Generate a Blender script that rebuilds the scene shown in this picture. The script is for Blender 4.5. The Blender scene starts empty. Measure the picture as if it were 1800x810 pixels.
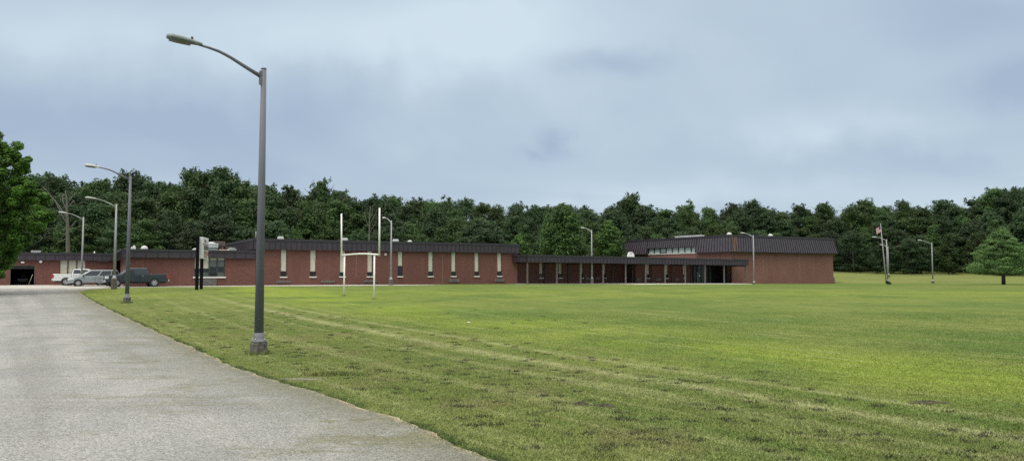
import bpy, bmesh, math, random
import numpy as np
from mathutils import Vector, Matrix
rng = np.random.default_rng(7); random.seed(7)
R = math.radians
S = bpy.context.scene; C = S.collection

# ------------------------------------------------------------------ camera
F = 1310.0; PITCH = math.atan(72 / F); CZ = 1.6
cam = bpy.data.cameras.new('camera'); co = bpy.data.objects.new('camera', cam); C.objects.link(co)
co.location = (0, 0, CZ); co.rotation_euler = (math.pi / 2 + PITCH, 0, 0)
cam.sensor_width = 36; cam.lens = 36 * F / 1800; cam.clip_end = 5000; cam.clip_start = 0.1
S.camera = co

# ------------------------------------------------------------------ sky, sun, exposure
SUN_EL, SUN_AZ = R(56), R(215)      # azimuth measured clockwise from +Y
w = bpy.data.worlds.new('World'); S.world = w; w.use_nodes = True
nt = w.node_tree; N = nt.nodes; L = nt.links; N.clear()
def nn(t, **k):
    n = N.new(t)
    for a, b in k.items(): setattr(n, a, b)
    return n
def mth(op, a, b=None, c=None, nodes=None, links=None, clamp=False):
    n = (nodes or N).new('ShaderNodeMath'); n.operation = op; n.use_clamp = clamp
    for i, v in enumerate((a, b, c)):
        if v is None: continue
        if isinstance(v, (int, float)): n.inputs[i].default_value = v
        else: (links or L).new(v, n.inputs[i])
    return n.outputs[0]
out = nn('ShaderNodeOutputWorld'); bg = nn('ShaderNodeBackground'); bg.inputs['Strength'].default_value = 0.1
L.new(bg.outputs[0], out.inputs[0])
sky = nn('ShaderNodeTexSky', sky_type='NISHITA', sun_disc=False, sun_elevation=SUN_EL, sun_rotation=SUN_AZ)
tc = nn('ShaderNodeTexCoord'); sep = nn('ShaderNodeSeparateXYZ'); L.new(tc.outputs['Generated'], sep.inputs[0])
X, Y, Z = sep.outputs
zc = mth('MAXIMUM', Z, 0.0)
den = mth('ADD', zc, 0.16)
cmb = nn('ShaderNodeCombineXYZ'); L.new(mth('DIVIDE', X, den), cmb.inputs[0]); L.new(mth('DIVIDE', Y, den), cmb.inputs[1])
nz = nn('ShaderNodeTexNoise'); nz.inputs['Scale'].default_value = 0.62; nz.inputs['Detail'].default_value = 4.5
nz.inputs['Roughness'].default_value = 0.5; nz.inputs['Distortion'].default_value = 0.5; L.new(cmb.outputs[0], nz.inputs['Vector'])
# cloud banks lying in fixed directions of the sky: (x/y, z/y, size x, size z, strength)
wob = nn('ShaderNodeTexNoise'); wob.inputs['Scale'].default_value = 9; wob.inputs['Detail'].default_value = 6; L.new(tc.outputs['Generated'], wob.inputs['Vector'])
ys = mth('MAXIMUM', Y, 0.05)
ax = mth('ADD', mth('DIVIDE', X, ys), mth('MULTIPLY', mth('SUBTRACT', wob.outputs['Fac'], 0.5), 0.22))
az = mth('ADD', mth('DIVIDE', Z, ys), mth('MULTIPLY', mth('SUBTRACT', wob.outputs['Fac'], 0.5), 0.10))
dark = None
def skyxz(px, py):
    d = ((px - 900) / F, math.cos(PITCH) - (405 - py) / F * math.sin(PITCH), math.sin(PITCH) + (405 - py) / F * math.cos(PITCH))
    return d[0] / d[1], d[2] / d[1]
for px, py, sx, sz, st in ((1025, 232, .036, .022, .38), (965, 262, .03, .010, .26), (1080, 108, .085, .020, .34), (1790, 145, .07, .028, .4),
                           (250, 215, .42, .055, .36), (620, 300, .30, .04, .22), (1700, 20, .16, .05, .3), (1620, 292, .16, .018, .2),
                           (560, 70, .26, .05, -.28), (830, 40, .15, .06, -.3), (1500, 230, .15, .03, -.28), (1150, 340, .2, .03, -.22), (120, 60, .15, .05, -.12)):
    cx, cz = skyxz(px, py)
    dx = mth('DIVIDE', mth('SUBTRACT', ax, cx), sx); dz = mth('DIVIDE', mth('SUBTRACT', az, cz), sz)
    e = mth('MULTIPLY', mth('EXPONENT', mth('MULTIPLY', mth('ADD', mth('MULTIPLY', dx, dx), mth('MULTIPLY', dz, dz)), -1.0)), st)
    dark = e if dark is None else mth('ADD', dark, e)
front = mth('GREATER_THAN', Y, 0.05)
val = mth('SUBTRACT', mth('ADD', nz.outputs['Fac'], mth('MULTIPLY', mth('SUBTRACT', wob.outputs['Fac'], 0.5), 0.20)), mth('MULTIPLY', dark, front), clamp=True)
cr = nn('ShaderNodeValToRGB'); L.new(val, cr.inputs[0])
cr.color_ramp.elements[0].position = 0.1; cr.color_ramp.elements[0].color = (.395, .495, .645, 1)
cr.color_ramp.elements[1].position = 0.85; cr.color_ramp.elements[1].color = (.66, .785, .88, 1)
e = cr.color_ramp.elements.new(0.47); e.color = (.50, .615, .725, 1)
gain = nn('ShaderNodeMapRange', interpolation_type='SMOOTHSTEP'); L.new(Z, gain.inputs['Value'])
gain.inputs['From Min'].default_value = 0.36; gain.inputs['From Max'].default_value = 0.95; gain.inputs['To Min'].default_value = 10.0; gain.inputs['To Max'].default_value = 10.0
sc = nn('ShaderNodeVectorMath', operation='SCALE'); L.new(cr.outputs[0], sc.inputs[0]); L.new(gain.outputs[0], sc.inputs['Scale'])
zen = nn('ShaderNodeMapRange', interpolation_type='SMOOTHSTEP'); L.new(Z, zen.inputs['Value']); zen.inputs['From Min'].default_value = 0.36; zen.inputs['From Max'].default_value = 0.85
zm_ = nn('ShaderNodeMix', data_type='RGBA'); L.new(zen.outputs[0], zm_.inputs['Factor']); L.new(sc.outputs[0], zm_.inputs['A']); zm_.inputs['B'].default_value = (26, 24.2, 21.0, 1)
mx = nn('ShaderNodeMix', data_type='RGBA'); mx.inputs['Factor'].default_value = 0.94
L.new(sky.outputs[0], mx.inputs['A']); L.new(zm_.outputs['Result'], mx.inputs['B']); L.new(mx.outputs['Result'], bg.inputs['Color'])

sl = bpy.data.lights.new('sun', 'SUN'); so = bpy.data.objects.new('sun', sl); C.objects.link(so)
sl.energy = 1.5; sl.angle = R(14); sl.color = (1, .96, .9)
sd = Vector((math.sin(SUN_AZ) * math.cos(SUN_EL), math.cos(SUN_AZ) * math.cos(SUN_EL), math.sin(SUN_EL)))
so.rotation_euler = sd.to_track_quat('Z', 'Y').to_euler()
S.view_settings.view_transform = 'Standard'; S.view_settings.look = 'None'; S.view_settings.exposure = 0; S.view_settings.gamma = 1
S.view_settings.use_curve_mapping = False
S.render.engine = 'CYCLES'; S.cycles.max_bounces = 6; S.cycles.use_denoising = False

# ------------------------------------------------------------------ placement helpers
def ray(px, py):
    yc = (405 - py) / F
    return Vector(((px - 900) / F, math.cos(PITCH) - yc * math.sin(PITCH), math.sin(PITCH) + yc * math.cos(PITCH)))
def pt(px, py, Yw):
    d = ray(px, py); return Vector((0, 0, CZ)) + d * (Yw / d.y)
TL = ([-1000, 18, 22, 44, 52, 66, 88, 103, 118, 140, 165, 240, 320, 1e5], [-.6, -.6, -.57, -.3, -.22, 0, 0, -.1, -.28, -.3, 1.0, 8.5, 9.5, 9.5])
TR = ([-1000, 18, 22, 44, 52, 66, 88, 103, 118, 134, 137, 170, 240, 320, 1e5], [-.6, -.6, -.57, -.3, -.24, -.1, -.1, -.2, -.34, -.62, -.6, 1.55, 7.5, 8.5, 8.5])
NX, NY = 1.9, 100.2                                   # near left corner of the covered walkway
CA, SA = math.cos(R(30)), math.sin(R(30))
def gz(x, y):
    x = np.asarray(x, float); y = np.asarray(y, float)
    s = np.clip((x - 20) / 30, 0, 1); s = s * s * (3 - 2 * s)
    g = np.interp(y, *TL) * (1 - s) + np.interp(y, *TR) * s
    n = (x - NX) * SA - (y - NY) * CA                 # metres in front of the walkway
    a = np.clip((x - 2) / 8, 0, 1) * np.clip((75 - x) / 20, 0, 1)
    return g - 0.2 * np.exp(-((n - 5.0) / 3.0) ** 2) * a
def g1(x, y): return float(gz(x, y))
def gp(px, py):
    d = ray(px, py); t = 5.0
    for _ in range(200):
        p = Vector((0, 0, CZ)) + d * t; h = p.z - g1(p.x, p.y)
        if abs(h) < 1e-4: break
        t += h * 8 if h > 0.3 else h * 4
    return Vector((0, 0, CZ)) + d * t
def lin(r, g, b):
    f = lambda c: (c / 255 / 12.92) if c / 255 < .04045 else ((c / 255 + .055) / 1.055) ** 2.4
    return (f(r), f(g), f(b), 1)

# ------------------------------------------------------------------ object helpers
def tag(o, label=None, cat=None, group=None, kind=None):
    if label: o['label'] = label
    if cat: o['category'] = cat
    if group: o['group'] = group
    if kind: o['kind'] = kind
    return o
def empty(name, loc, rz=0, label=None, cat=None, group=None):
    o = bpy.data.objects.new(name, None); C.objects.link(o); o.location = loc; o.rotation_euler = (0, 0, rz)
    return tag(o, label, cat, group)
def fastmesh(name, verts, faces_n, k, mats=(), smooth=False, attrs=None, matidx=None):
    """verts (n,3) array, faces_n (m,k) index array of k-gons"""
    me = bpy.data.meshes.new(name); n = len(verts); m = len(faces_n)
    me.vertices.add(n); me.vertices.foreach_set('co', np.asarray(verts, np.float32).ravel())
    me.loops.add(m * k); me.loops.foreach_set('vertex_index', np.asarray(faces_n, np.int32).ravel())
    me.polygons.add(m); me.polygons.foreach_set('loop_start', np.arange(0, m * k, k, dtype=np.int32))
    try: me.polygons.foreach_set('loop_total', np.full(m, k, np.int32))
    except Exception: pass
    for mt in mats: me.materials.append(mt)
    if matidx is not None: me.polygons.foreach_set('material_index', np.asarray(matidx, np.int32))
    if smooth: me.polygons.foreach_set('use_smooth', np.ones(m, bool))
    for an, av in (attrs or {}).items():
        a = me.attributes.new(an, 'FLOAT', 'POINT'); a.data.foreach_set('value', np.asarray(av, np.float32))
    me.update(calc_edges=True); me.validate()
    return me
class MB:
    """collects boxes, tubes, lathes and prisms; build() links them as one mesh object"""
    def __init__(s): s.v = []; s.f = []; s.mi = []; s.sm = []
    def add(s, vs, fs, mi=0, sm=False):
        b = len(s.v); s.v += [tuple(v) for v in vs]
        for f in fs: s.f.append(tuple(b + i for i in f)); s.mi.append(mi); s.sm.append(sm)
        return s
    def box(s, x0, x1, y0, y1, z0, z1, mi=0):
        vs = [(x, y, z) for z in (z0, z1) for y in (y0, y1) for x in (x0, x1)]
        return s.add(vs, [(0, 2, 3, 1), (4, 5, 7, 6), (0, 1, 5, 4), (2, 6, 7, 3), (0, 4, 6, 2), (1, 3, 7, 5)], mi)
    def hexa(s, vs, mi=0):       # 8 corners: bottom 4 ccw, top 4 ccw
        return s.add(vs, [(3, 2, 1, 0), (4, 5, 6, 7), (0, 1, 5, 4), (1, 2, 6, 5), (2, 3, 7, 6), (3, 0, 4, 7)], mi)
    def tube(s, pts, rad, n=10, mi=0, cap=True, ell=1.0):
        pts = [Vector(p) for p in pts]
        if isinstance(rad, (int, float)): rad = [rad] * len(pts)
        vs = []; prev = None
        for i, p in enumerate(pts):
            a = pts[max(i - 1, 0)]; b = pts[min(i + 1, len(pts) - 1)]; t = (b - a).normalized()
            if prev is None:
                q = t.orthogonal().normalized() if abs(t.z) < .999 else Vector((1, 0, 0))
            else: q = (prev - t * prev.dot(t)).normalized()
            prev = q; r2 = t.cross(q)
            for k in range(n):
                an = 2 * math.pi * (k + .5) / n; vs.append(p + (q * math.cos(an) + r2 * math.sin(an) * ell) * rad[i])
        fs = [(i * n + k, i * n + (k + 1) % n, (i + 1) * n + (k + 1) % n, (i + 1) * n + k) for i in range(len(pts) - 1) for k in range(n)]
        s.add(vs, fs, mi, n > 4)
        if cap:
            b = len(s.v) - len(vs)
            s.f.append(tuple(b + k for k in reversed(range(n)))); s.mi.append(mi); s.sm.append(False)
            s.f.append(tuple(b + (len(pts) - 1) * n + k for k in range(n))); s.mi.append(mi); s.sm.append(False)
        return s
    def lathe(s, prof, cx=0, cy=0, n=14, mi=0, axis='z', sm=True):
        vs = []
        for r, h in prof:
            for k in range(n):
                a = 2 * math.pi * (k + .5) / n; c_, s_ = r * math.cos(a), r * math.sin(a)
                vs.append((cx + c_, cy + s_, h) if axis == 'z' else (cx + c_, h, cy + s_))
        fs = []
        for i in range(len(prof) - 1):
            for k in range(n):
                q = (i * n + k, i * n + (k + 1) % n, (i + 1) * n + (k + 1) % n, (i + 1) * n + k)
                fs.append(q if axis == 'z' else q[::-1])
        s.add(vs, fs, mi, sm); b = len(s.v) - len(vs)
        e0 = tuple(b + k for k in range(n)); e1 = tuple(b + (len(prof) - 1) * n + k for k in range(n))
        for f_ in ((e0[::-1], e1) if axis == 'z' else (e0, e1[::-1])): s.f.append(f_); s.mi.append(mi); s.sm.append(False)
        return s
    def prism(s, poly, y0, y1, mi=0):      # polygon in x,z extruded along y
        n = len(poly); vs = [(x, y0, z) for x, z in poly] + [(x, y1, z) for x, z in poly]
        fs = [tuple(range(n)), tuple(range(2 * n - 1, n - 1, -1))] + [(i, i + n, (i + 1) % n + n, (i + 1) % n) for i in range(n)]
        return s.add(vs, fs, mi)
    def mesh(s, name, mats):
        me = bpy.data.meshes.new(name); me.from_pydata(s.v, [], s.f)
        for m in (mats if isinstance(mats, (list, tuple)) else [mats]): me.materials.append(m)
        me.polygons.foreach_set('material_index', s.mi); me.polygons.foreach_set('use_smooth', s.sm); me.update(); return me
    def build(s, name, mats, parent=None, loc=(0, 0, 0), bevel=0, label=None):
        o = bpy.data.objects.new(name, s.mesh(name, mats)); C.objects.link(o); o.location = loc
        if parent: o.parent = parent
        if bevel:
            m = o.modifiers.new('edge', 'BEVEL'); m.width = bevel; m.segments = 2; m.limit_method = 'ANGLE'; m.angle_limit = R(30)
        if label: o['label'] = label
        return o
def copy_tree(o, parent=None):
    c = o.copy(); C.objects.link(c)
    if parent: c.parent = parent
    for ch in list(o.children): copy_tree(ch, c)
    return c

# ------------------------------------------------------------------ materials
def mat(name, col, rough=.7, metal=0, spec=.5, noise=0, nscale=8, coord='Object', bump=0, stretch=None, trans=0, coat=0):
    m = bpy.data.materials.new(name); m.use_nodes = True; T = m.node_tree; b = T.nodes['Principled BSDF']
    b.inputs['Base Color'].default_value = col; b.inputs['Roughness'].default_value = rough; b.inputs['Metallic'].default_value = metal
    b.inputs['Specular IOR Level'].default_value = spec; b.inputs['Coat Weight'].default_value = coat
    if noise or bump:
        t = T.nodes.new('ShaderNodeTexCoord'); mp = T.nodes.new('ShaderNodeMapping'); T.links.new(t.outputs[coord], mp.inputs[0])
        if stretch: mp.inputs['Scale'].default_value = stretch
        n = T.nodes.new('ShaderNodeTexNoise'); n.inputs['Scale'].default_value = nscale; n.inputs['Detail'].default_value = 5; T.links.new(mp.outputs[0], n.inputs['Vector'])
        if noise:
            mr = T.nodes.new('ShaderNodeMapRange'); T.links.new(n.outputs['Fac'], mr.inputs['Value'])
            mr.inputs['From Min'].default_value = .3; mr.inputs['From Max'].default_value = .7; mr.inputs['To Min'].default_value = 1 - noise; mr.inputs['To Max'].default_value = 1 + noise
            mm = T.nodes.new('ShaderNodeVectorMath'); mm.operation = 'SCALE'; mm.inputs[0].default_value = col[:3]; T.links.new(mr.outputs[0], mm.inputs['Scale'])
            T.links.new(mm.outputs[0], b.inputs['Base Color'])
        if bump:
            bp = T.nodes.new('ShaderNodeBump'); bp.inputs['Strength'].default_value = bump; bp.inputs['Distance'].default_value = .02; T.links.new(n.outputs['Fac'], bp.inputs['Height']); T.links.new(bp.outputs[0], b.inputs['Normal'])
    return m
M = {}
M['fascia'] = mat('brown_fascia', (.042, .034, .046, 1), .45, noise=.16, nscale=1.2)
M['seam'] = mat('fascia_seam', (.018, .015, .020, 1), .5)
M['cap'] = mat('roof_edge_cap', (.030, .027, .034, 1), .5, noise=.15, nscale=2)
M['rib'] = mat('mansard_rib_shade', (.020, .017, .022, 1), .5)  # near-black so each rib carries its seam's shadow in its colour
M['mansard'] = mat('brown_mansard', (.064, .054, .068, 1), .42, noise=.2, nscale=1.5)
M['rust'] = mat('rust_stained_mansard', (.13, .075, .045, 1), .6, noise=.35, nscale=3, stretch=(1, 1, .2))
M['roofing'] = mat('flat_roofing', (.20, .20, .20, 1), .9, noise=.2)
M['soffit'] = mat('soffit', (.13, .115, .11, 1), .7, noise=.1)
M['blind'] = mat('pale_blind', (.56, .53, .44, 1), .75, noise=.07, nscale=3)
M['sill'] = mat('white_sill', (.72, .72, .69, 1), .6, noise=.06)
M['glass'] = mat('dark_window_glass', (.012, .015, .019, 1), .08, spec=.6)
M['greyglass'] = mat('grey_window_glass', (.10, .115, .11, 1), .1, spec=.6, noise=.3, nscale=2)
M['paleglass'] = mat('pale_clerestory_glass', (.44, .53, .50, 1), .15, noise=.15, nscale=.7)
M['teal'] = mat('dark_teal_glass', (.012, .024, .030, 1), .12, spec=.6)
M['frame'] = mat('bronze_window_frame', (.035, .035, .036, 1), .5)
M['ac'] = mat('weathered_grille', (.19, .17, .16, 1), .6, noise=.3, nscale=6)
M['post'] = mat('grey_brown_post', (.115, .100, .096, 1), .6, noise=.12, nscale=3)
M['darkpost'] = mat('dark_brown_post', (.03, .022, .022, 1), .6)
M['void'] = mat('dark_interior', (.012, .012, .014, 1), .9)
M['white'] = mat('white_paint', (.82, .82, .82, 1), .5, noise=.05)
M['vent'] = mat('vent_white', (.46, .48, .48, 1), .5, noise=.1)
M['galv'] = mat('galvanised_metal', (.42, .46, .46, 1), .45, metal=.2, noise=.15, nscale=3)
M['tan'] = mat('tan_duct', (.62, .52, .42, 1), .6, noise=.15)
M['rusty'] = mat('rusty_unit', (.16, .12, .11, 1), .8, noise=.4, nscale=4)
M['darkpole'] = mat('grey_painted_pole', (.118, .125, .148, 1), .6, noise=.14, nscale=3, stretch=(1, 1, .15))
M['alu'] = mat('dull_aluminium_pole', (.30, .31, .325, 1), .5, noise=.08, nscale=3, stretch=(1, 1, .15))
M['lum'] = mat('lamp_housing', (.14, .175, .168, 1), .5, noise=.12, nscale=9)
M['lumpale'] = mat('pale_lamp_housing', (.42, .45, .43, 1), .5, noise=.1, nscale=9)
M['lens'] = mat('lamp_refractor', (.12, .13, .11, 1), .25)
M['concrete'] = mat('stained_concrete', (.10, .093, .08, 1), .9, noise=.6, nscale=9, bump=.6)
M['bolt'] = mat('bolt', (.3, .3, .3, 1), .4, metal=.7)
M['black'] = mat('black_steel', (.006, .006, .009, 1), .9, spec=.1)
M['signwhite'] = mat('sign_cabinet', (.62, .65, .67, 1), .5, noise=.06)
M['signdark'] = mat('sign_letter_tracks', (.09, .065, .05, 1), .6)
M['signred'] = mat('sign_red_letters', (.16, .045, .045, 1), .6)
M['signtan'] = mat('sign_tan_strip', (.42, .36, .31, 1), .6)
M['tyre'] = mat('tyre', (.012, .012, .013, 1), .85)
M['rim'] = mat('alloy_rim', (.42, .43, .45, 1), .35, metal=.5)
M['plastic'] = mat('black_plastic', (.016, .016, .018, 1), .6)
M['chrome'] = mat('bright_metal', (.62, .63, .65, 1), .2, metal=.8)
M['lampglass'] = mat('headlight_glass', (.62, .66, .70, 1), .1)
M['tail'] = mat('red_tail_light', (.42, .02, .02, 1), .2)
M['carglass'] = mat('car_window', (.018, .024, .028, 1), .05, spec=.8)
M['screen'] = mat('windscreen', (.20, .25, .27, 1), .05, spec=.9)
M['truckgrey'] = mat('dark_grey_car_paint', (.028, .040, .056, 1), .3, metal=.3, coat=.6)
M['silver'] = mat('silver_car_paint', (.32, .36, .39, 1), .32, metal=.4, coat=.6)
M['carwhite'] = mat('white_car_paint', (.66, .68, .69, 1), .35, coat=.6)
M['bark'] = mat('bark', (.060, .050, .040, 1), .95, noise=.35, nscale=4, stretch=(1, 1, .3))
M['deadwood'] = mat('bare_dead_wood', (.11, .103, .09, 1), .95, noise=.3, nscale=3)
M['palebark'] = mat('pale_bark', (.13, .13, .11, 1), .95, noise=.3, nscale=3)
M['flagred'] = mat('flag_red', (.42, .07, .08, 1), .8); M['flagwhite'] = mat('flag_white', (.62, .6, .6, 1), .8); M['flagblue'] = mat('flag_blue', (.03, .04, .14, 1), .8)
M['timber'] = mat('pale_timber', (.34, .28, .22, 1), .9, noise=.2)

def brick_mat(name, c1, c2, mortar, mott=.22):
    m = bpy.data.materials.new(name); m.use_nodes = True; T = m.node_tree; n = T.nodes; l = T.links; b = n['Principled BSDF']; b.inputs['Roughness'].default_value = .9
    t = n.new('ShaderNodeTexCoord'); s = n.new('ShaderNodeSeparateXYZ'); l.new(t.outputs['Object'], s.inputs[0])
    c = n.new('ShaderNodeCombineXYZ'); l.new(mth('ADD', s.outputs[0], s.outputs[1], nodes=n, links=l), c.inputs[0]); l.new(s.outputs[2], c.inputs[1])
    br = n.new('ShaderNodeTexBrick'); l.new(c.outputs[0], br.inputs['Vector']); br.inputs['Scale'].default_value = 1
    br.inputs['Color1'].default_value = c1; br.inputs['Color2'].default_value = c2; br.inputs['Mortar'].default_value = mortar
    br.inputs['Mortar Size'].default_value = .010; br.inputs['Brick Width'].default_value = .22; br.inputs['Row Height'].default_value = .08
    mp = n.new('ShaderNodeMapping'); mp.inputs['Scale'].default_value = (.5, .5, 3.2); l.new(t.outputs['Object'], mp.inputs[0])
    na = n.new('ShaderNodeTexNoise'); na.inputs['Scale'].default_value = 1.6; na.inputs['Detail'].default_value = 7; na.inputs['Roughness'].default_value = .65; l.new(mp.outputs[0], na.inputs['Vector'])
    nb = n.new('ShaderNodeTexNoise'); nb.inputs['Scale'].default_value = .25; nb.inputs['Detail'].default_value = 3; l.new(t.outputs['Object'], nb.inputs['Vector'])
    k = mth('ADD', mth('MULTIPLY', na.outputs['Fac'], mott * 3, nodes=n, links=l), mth('MULTIPLY', nb.outputs['Fac'], .5, nodes=n, links=l), nodes=n, links=l)
    k = mth('ADD', k, 1 - mott * 1.5 - .25, nodes=n, links=l)
    ms = n.new('ShaderNodeMapping'); ms.inputs['Scale'].default_value = (1, 1, .12); l.new(t.outputs['Object'], ms.inputs[0])
    nc = n.new('ShaderNodeTexNoise'); nc.inputs['Scale'].default_value = 2.2; nc.inputs['Detail'].default_value = 5; l.new(ms.outputs[0], nc.inputs['Vector'])
    k = mth('ADD', k, mth('MULTIPLY', mth('SUBTRACT', nc.outputs['Fac'], .5, nodes=n, links=l), .30, nodes=n, links=l), nodes=n, links=l)
    v = n.new('ShaderNodeVectorMath'); v.operation = 'SCALE'; l.new(br.outputs['Color'], v.inputs[0]); l.new(k, v.inputs['Scale']); l.new(v.outputs[0], b.inputs['Base Color'])
    return m
M['brick'] = brick_mat('red_brick', (.175, .058, .043, 1), (.120, .042, .033, 1), (.14, .092, .078, 1))
M['brickgym'] = brick_mat('pinkish_red_brick', (.205, .080, .060, 1), (.160, .064, .050, 1), (.18, .12, .10, 1), .17)

def leaf_mat(name, c, var=.35, warm=.0):
    m = bpy.data.materials.new(name); m.use_nodes = True; T = m.node_tree; n = T.nodes; l = T.links; b = n['Principled BSDF']
    b.inputs['Roughness'].default_value = .55; b.inputs['Specular IOR Level'].default_value = .25
    g = n.new('ShaderNodeNewGeometry'); oi = n.new('ShaderNodeObjectInfo'); at = n.new('ShaderNodeAttribute'); at.attribute_name = 'clump'
    hs = n.new('ShaderNodeHueSaturation'); hs.inputs['Color'].default_value = c
    v = mth('ADD', mth('MULTIPLY', g.outputs['Random Per Island'], var, nodes=n, links=l), mth('MULTIPLY', at.outputs['Fac'], var * 1.3, nodes=n, links=l), nodes=n, links=l)
    v = mth('ADD', v, mth('MULTIPLY', oi.outputs['Random'], .75, nodes=n, links=l), nodes=n, links=l)
    l.new(mth('ADD', v, 1 - var * 1.15 - .34, nodes=n, links=l), hs.inputs['Value'])
    l.new(mth('ADD', mth('MULTIPLY', mth('SUBTRACT', oi.outputs['Random'], .5, nodes=n, links=l), .016, nodes=n, links=l), .5, nodes=n, links=l), hs.inputs['Hue'])
    l.new(hs.outputs[0], b.inputs['Base Color'])
    tr = n.new('ShaderNodeBsdfTranslucent'); l.new(hs.outputs[0], tr.inputs['Color']); mx = n.new('ShaderNodeMixShader'); mx.inputs[0].default_value = .36
    l.new(b.outputs[0], mx.inputs[1]); l.new(tr.outputs[0], mx.inputs[2]); l.new(mx.outputs[0], n['Material Output'].inputs[0])
    return m
M['leafdark'] = leaf_mat('dark_leaves', (.036, .070, .027, 1))
M['leafmid'] = leaf_mat('mid_green_leaves', (.052, .100, .029, 1))
M['leafolive'] = leaf_mat('olive_leaves', (.054, .098, .029, 1))
M['leafbright'] = leaf_mat('bright_maple_leaves', (.088, .20, .030, 1), .45)
M['leafyoung'] = leaf_mat('young_tree_leaves', (.088, .190, .042, 1), .4)
M['leafloose'] = leaf_mat('loose_tree_leaves', (.085, .148, .046, 1), .5)
M['leafbirch'] = leaf_mat('birch_leaves', (.072, .148, .038, 1), .35)

# ---- lawn colour, shared by the ground sheet and the blades
TD = Vector((.56, -.83)); TD.normalize(); TN = Vector((-TD.y, TD.x))
def grass_group():
    G = bpy.data.node_groups.new('lawn_colour', 'ShaderNodeTree'); G.interface.new_socket('Color', in_out='OUTPUT', socket_type='NodeSocketColor')
    G.interface.new_socket('Height', in_out='OUTPUT', socket_type='NodeSocketFloat')
    n = G.nodes; l = G.links; go = n.new('NodeGroupOutput')
    m_ = lambda op, a, b=None, c=None, clamp=False: mth(op, a, b, c, nodes=n, links=l, clamp=clamp)
    geo = n.new('ShaderNodeNewGeometry'); s = n.new('ShaderNodeSeparateXYZ'); l.new(geo.outputs['Position'], s.inputs[0]); x, y, z = s.outputs
    sa = m_('ADD', m_('MULTIPLY', x, TD.x), m_('MULTIPLY', y, TD.y)); wa = m_('ADD', m_('MULTIPLY', x, TN.x), m_('MULTIPLY', y, TN.y))
    sq = m_('ADD', sa, 22.0); wa = m_('SUBTRACT', wa, m_('MULTIPLY', m_('MULTIPLY', sq, sq), .0012))
    def noise(vec, scale, det=4, rough=.5, dist=0):
        q = n.new('ShaderNodeTexNoise'); q.inputs['Scale'].default_value = scale; q.inputs['Detail'].default_value = det; q.inputs['Roughness'].default_value = rough; q.inputs['Distortion'].default_value = dist
        l.new(vec, q.inputs['Vector']); return q.outputs['Fac']
    cv = n.new('ShaderNodeCombineXYZ'); l.new(m_('MULTIPLY', sa, .07), cv.inputs[0]); l.new(wa, cv.inputs[1]); sw = cv.outputs[0]
    P = geo.outputs['Position']
    big = noise(P, .045, 3); med = noise(P, .16, 4, .6); fine = noise(P, 1.6, 6, .7); streak = noise(sw, .75, 5, .65); streak2 = noise(sw, 3.2, 4, .6); grit = noise(P, 14, 5, .75); clip = noise(P, 2.7, 5, .62, .6)
    blades = noise(P, 48, 3, .7); tuft = noise(P, 5.5, 5, .75)
    def ss(v, a, b):
        q = n.new('ShaderNodeMapRange'); q.interpolation_type = 'SMOOTHSTEP'; l.new(v, q.inputs['Value']); q.inputs['From Min'].default_value = a; q.inputs['From Max'].default_value = b; return q.outputs[0]
    def mix(f, a, b):
        q = n.new('ShaderNodeMix'); q.data_type = 'RGBA'
        if isinstance(f, float): q.inputs['Factor'].default_value = f
        else: l.new(f, q.inputs['Factor'])
        for i, v in (('A', a), ('B', b)):
            if isinstance(v, tuple): q.inputs[i].default_value = v
            else: l.new(v, q.inputs[i])
        return q.outputs['Result']
    def gauss(v, c, sg):
        d = m_('DIVIDE', m_('SUBTRACT', v, c), sg); return m_('EXPONENT', m_('MULTIPLY', m_('MULTIPLY', d, d), -1.0))
    olive = (.122, .145, .050, 1); yellow = (.150, .196, .040, 1); deep = (.066, .116, .030, 1); straw = (.235, .245, .125, 1); soil = (.075, .055, .036, 1); dryhill = (.150, .175, .062, 1)
    # which side of the mower tracks: thin clipped grass near the road, lusher field beyond
    lush = ss(m_('ADD', wa, m_('MULTIPLY', m_('SUBTRACT', med, .5), 9.0)), 8.5, 16.0)
    col = mix(ss(med, .35, .68), (.094, .122, .040, 1), olive)
    col = mix(m_('MULTIPLY', lush, .85), col, mix(ss(med, .38, .62), (.086, .126, .038, 1), (.122, .152, .046, 1)))
    yb = m_('MULTIPLY', m_('ADD', gauss(wa, 16.3, 3.2), m_('MULTIPLY', gauss(y, 58.0, 9.0), .5)), ss(med, .30, .55))
    col = mix(m_('MULTIPLY', yb, .9), col, yellow)
    db = m_('MULTIPLY', m_('ADD', gauss(y, 96.0, 14.0), m_('MULTIPLY', gauss(y, 34.0, 5.0), .45)), ss(big, .42, .56))
    col = mix(m_('MULTIPLY', db, .7), col, deep)
    col = mix(m_('MULTIPLY', ss(streak, .55, .72), .32), col, straw)
    col = mix(m_('MULTIPLY', ss(streak, .46, .30), .45), col, deep)
    near = ss(y, 70.0, 30.0)
    nf_ = m_('ADD', m_('MULTIPLY', near, .75), .25); col = mix(m_('MULTIPLY', m_('MULTIPLY', ss(streak2, .54, .68), .38), nf_), col, straw); col = mix(m_('MULTIPLY', ss(streak2, .46, .33), .34), col, deep)
    tr = m_('ADD', m_('MULTIPLY', gauss(wa, 10.55, .30), .75), m_('ADD', m_('MULTIPLY', gauss(wa, 12.0, .18), .6), m_('ADD', m_('MULTIPLY', gauss(wa, 7.3, .18), .35), m_('ADD', m_('MULTIPLY', gauss(wa, 9.3, .14), .35), m_('MULTIPLY', gauss(wa, 5.2, .16), .2)))))
    col = mix(m_('MULTIPLY', m_('MULTIPLY', tr, near), ss(m_('ADD', fine, m_('MULTIPLY', streak, .4)), .42, .75)), col, straw)
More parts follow.
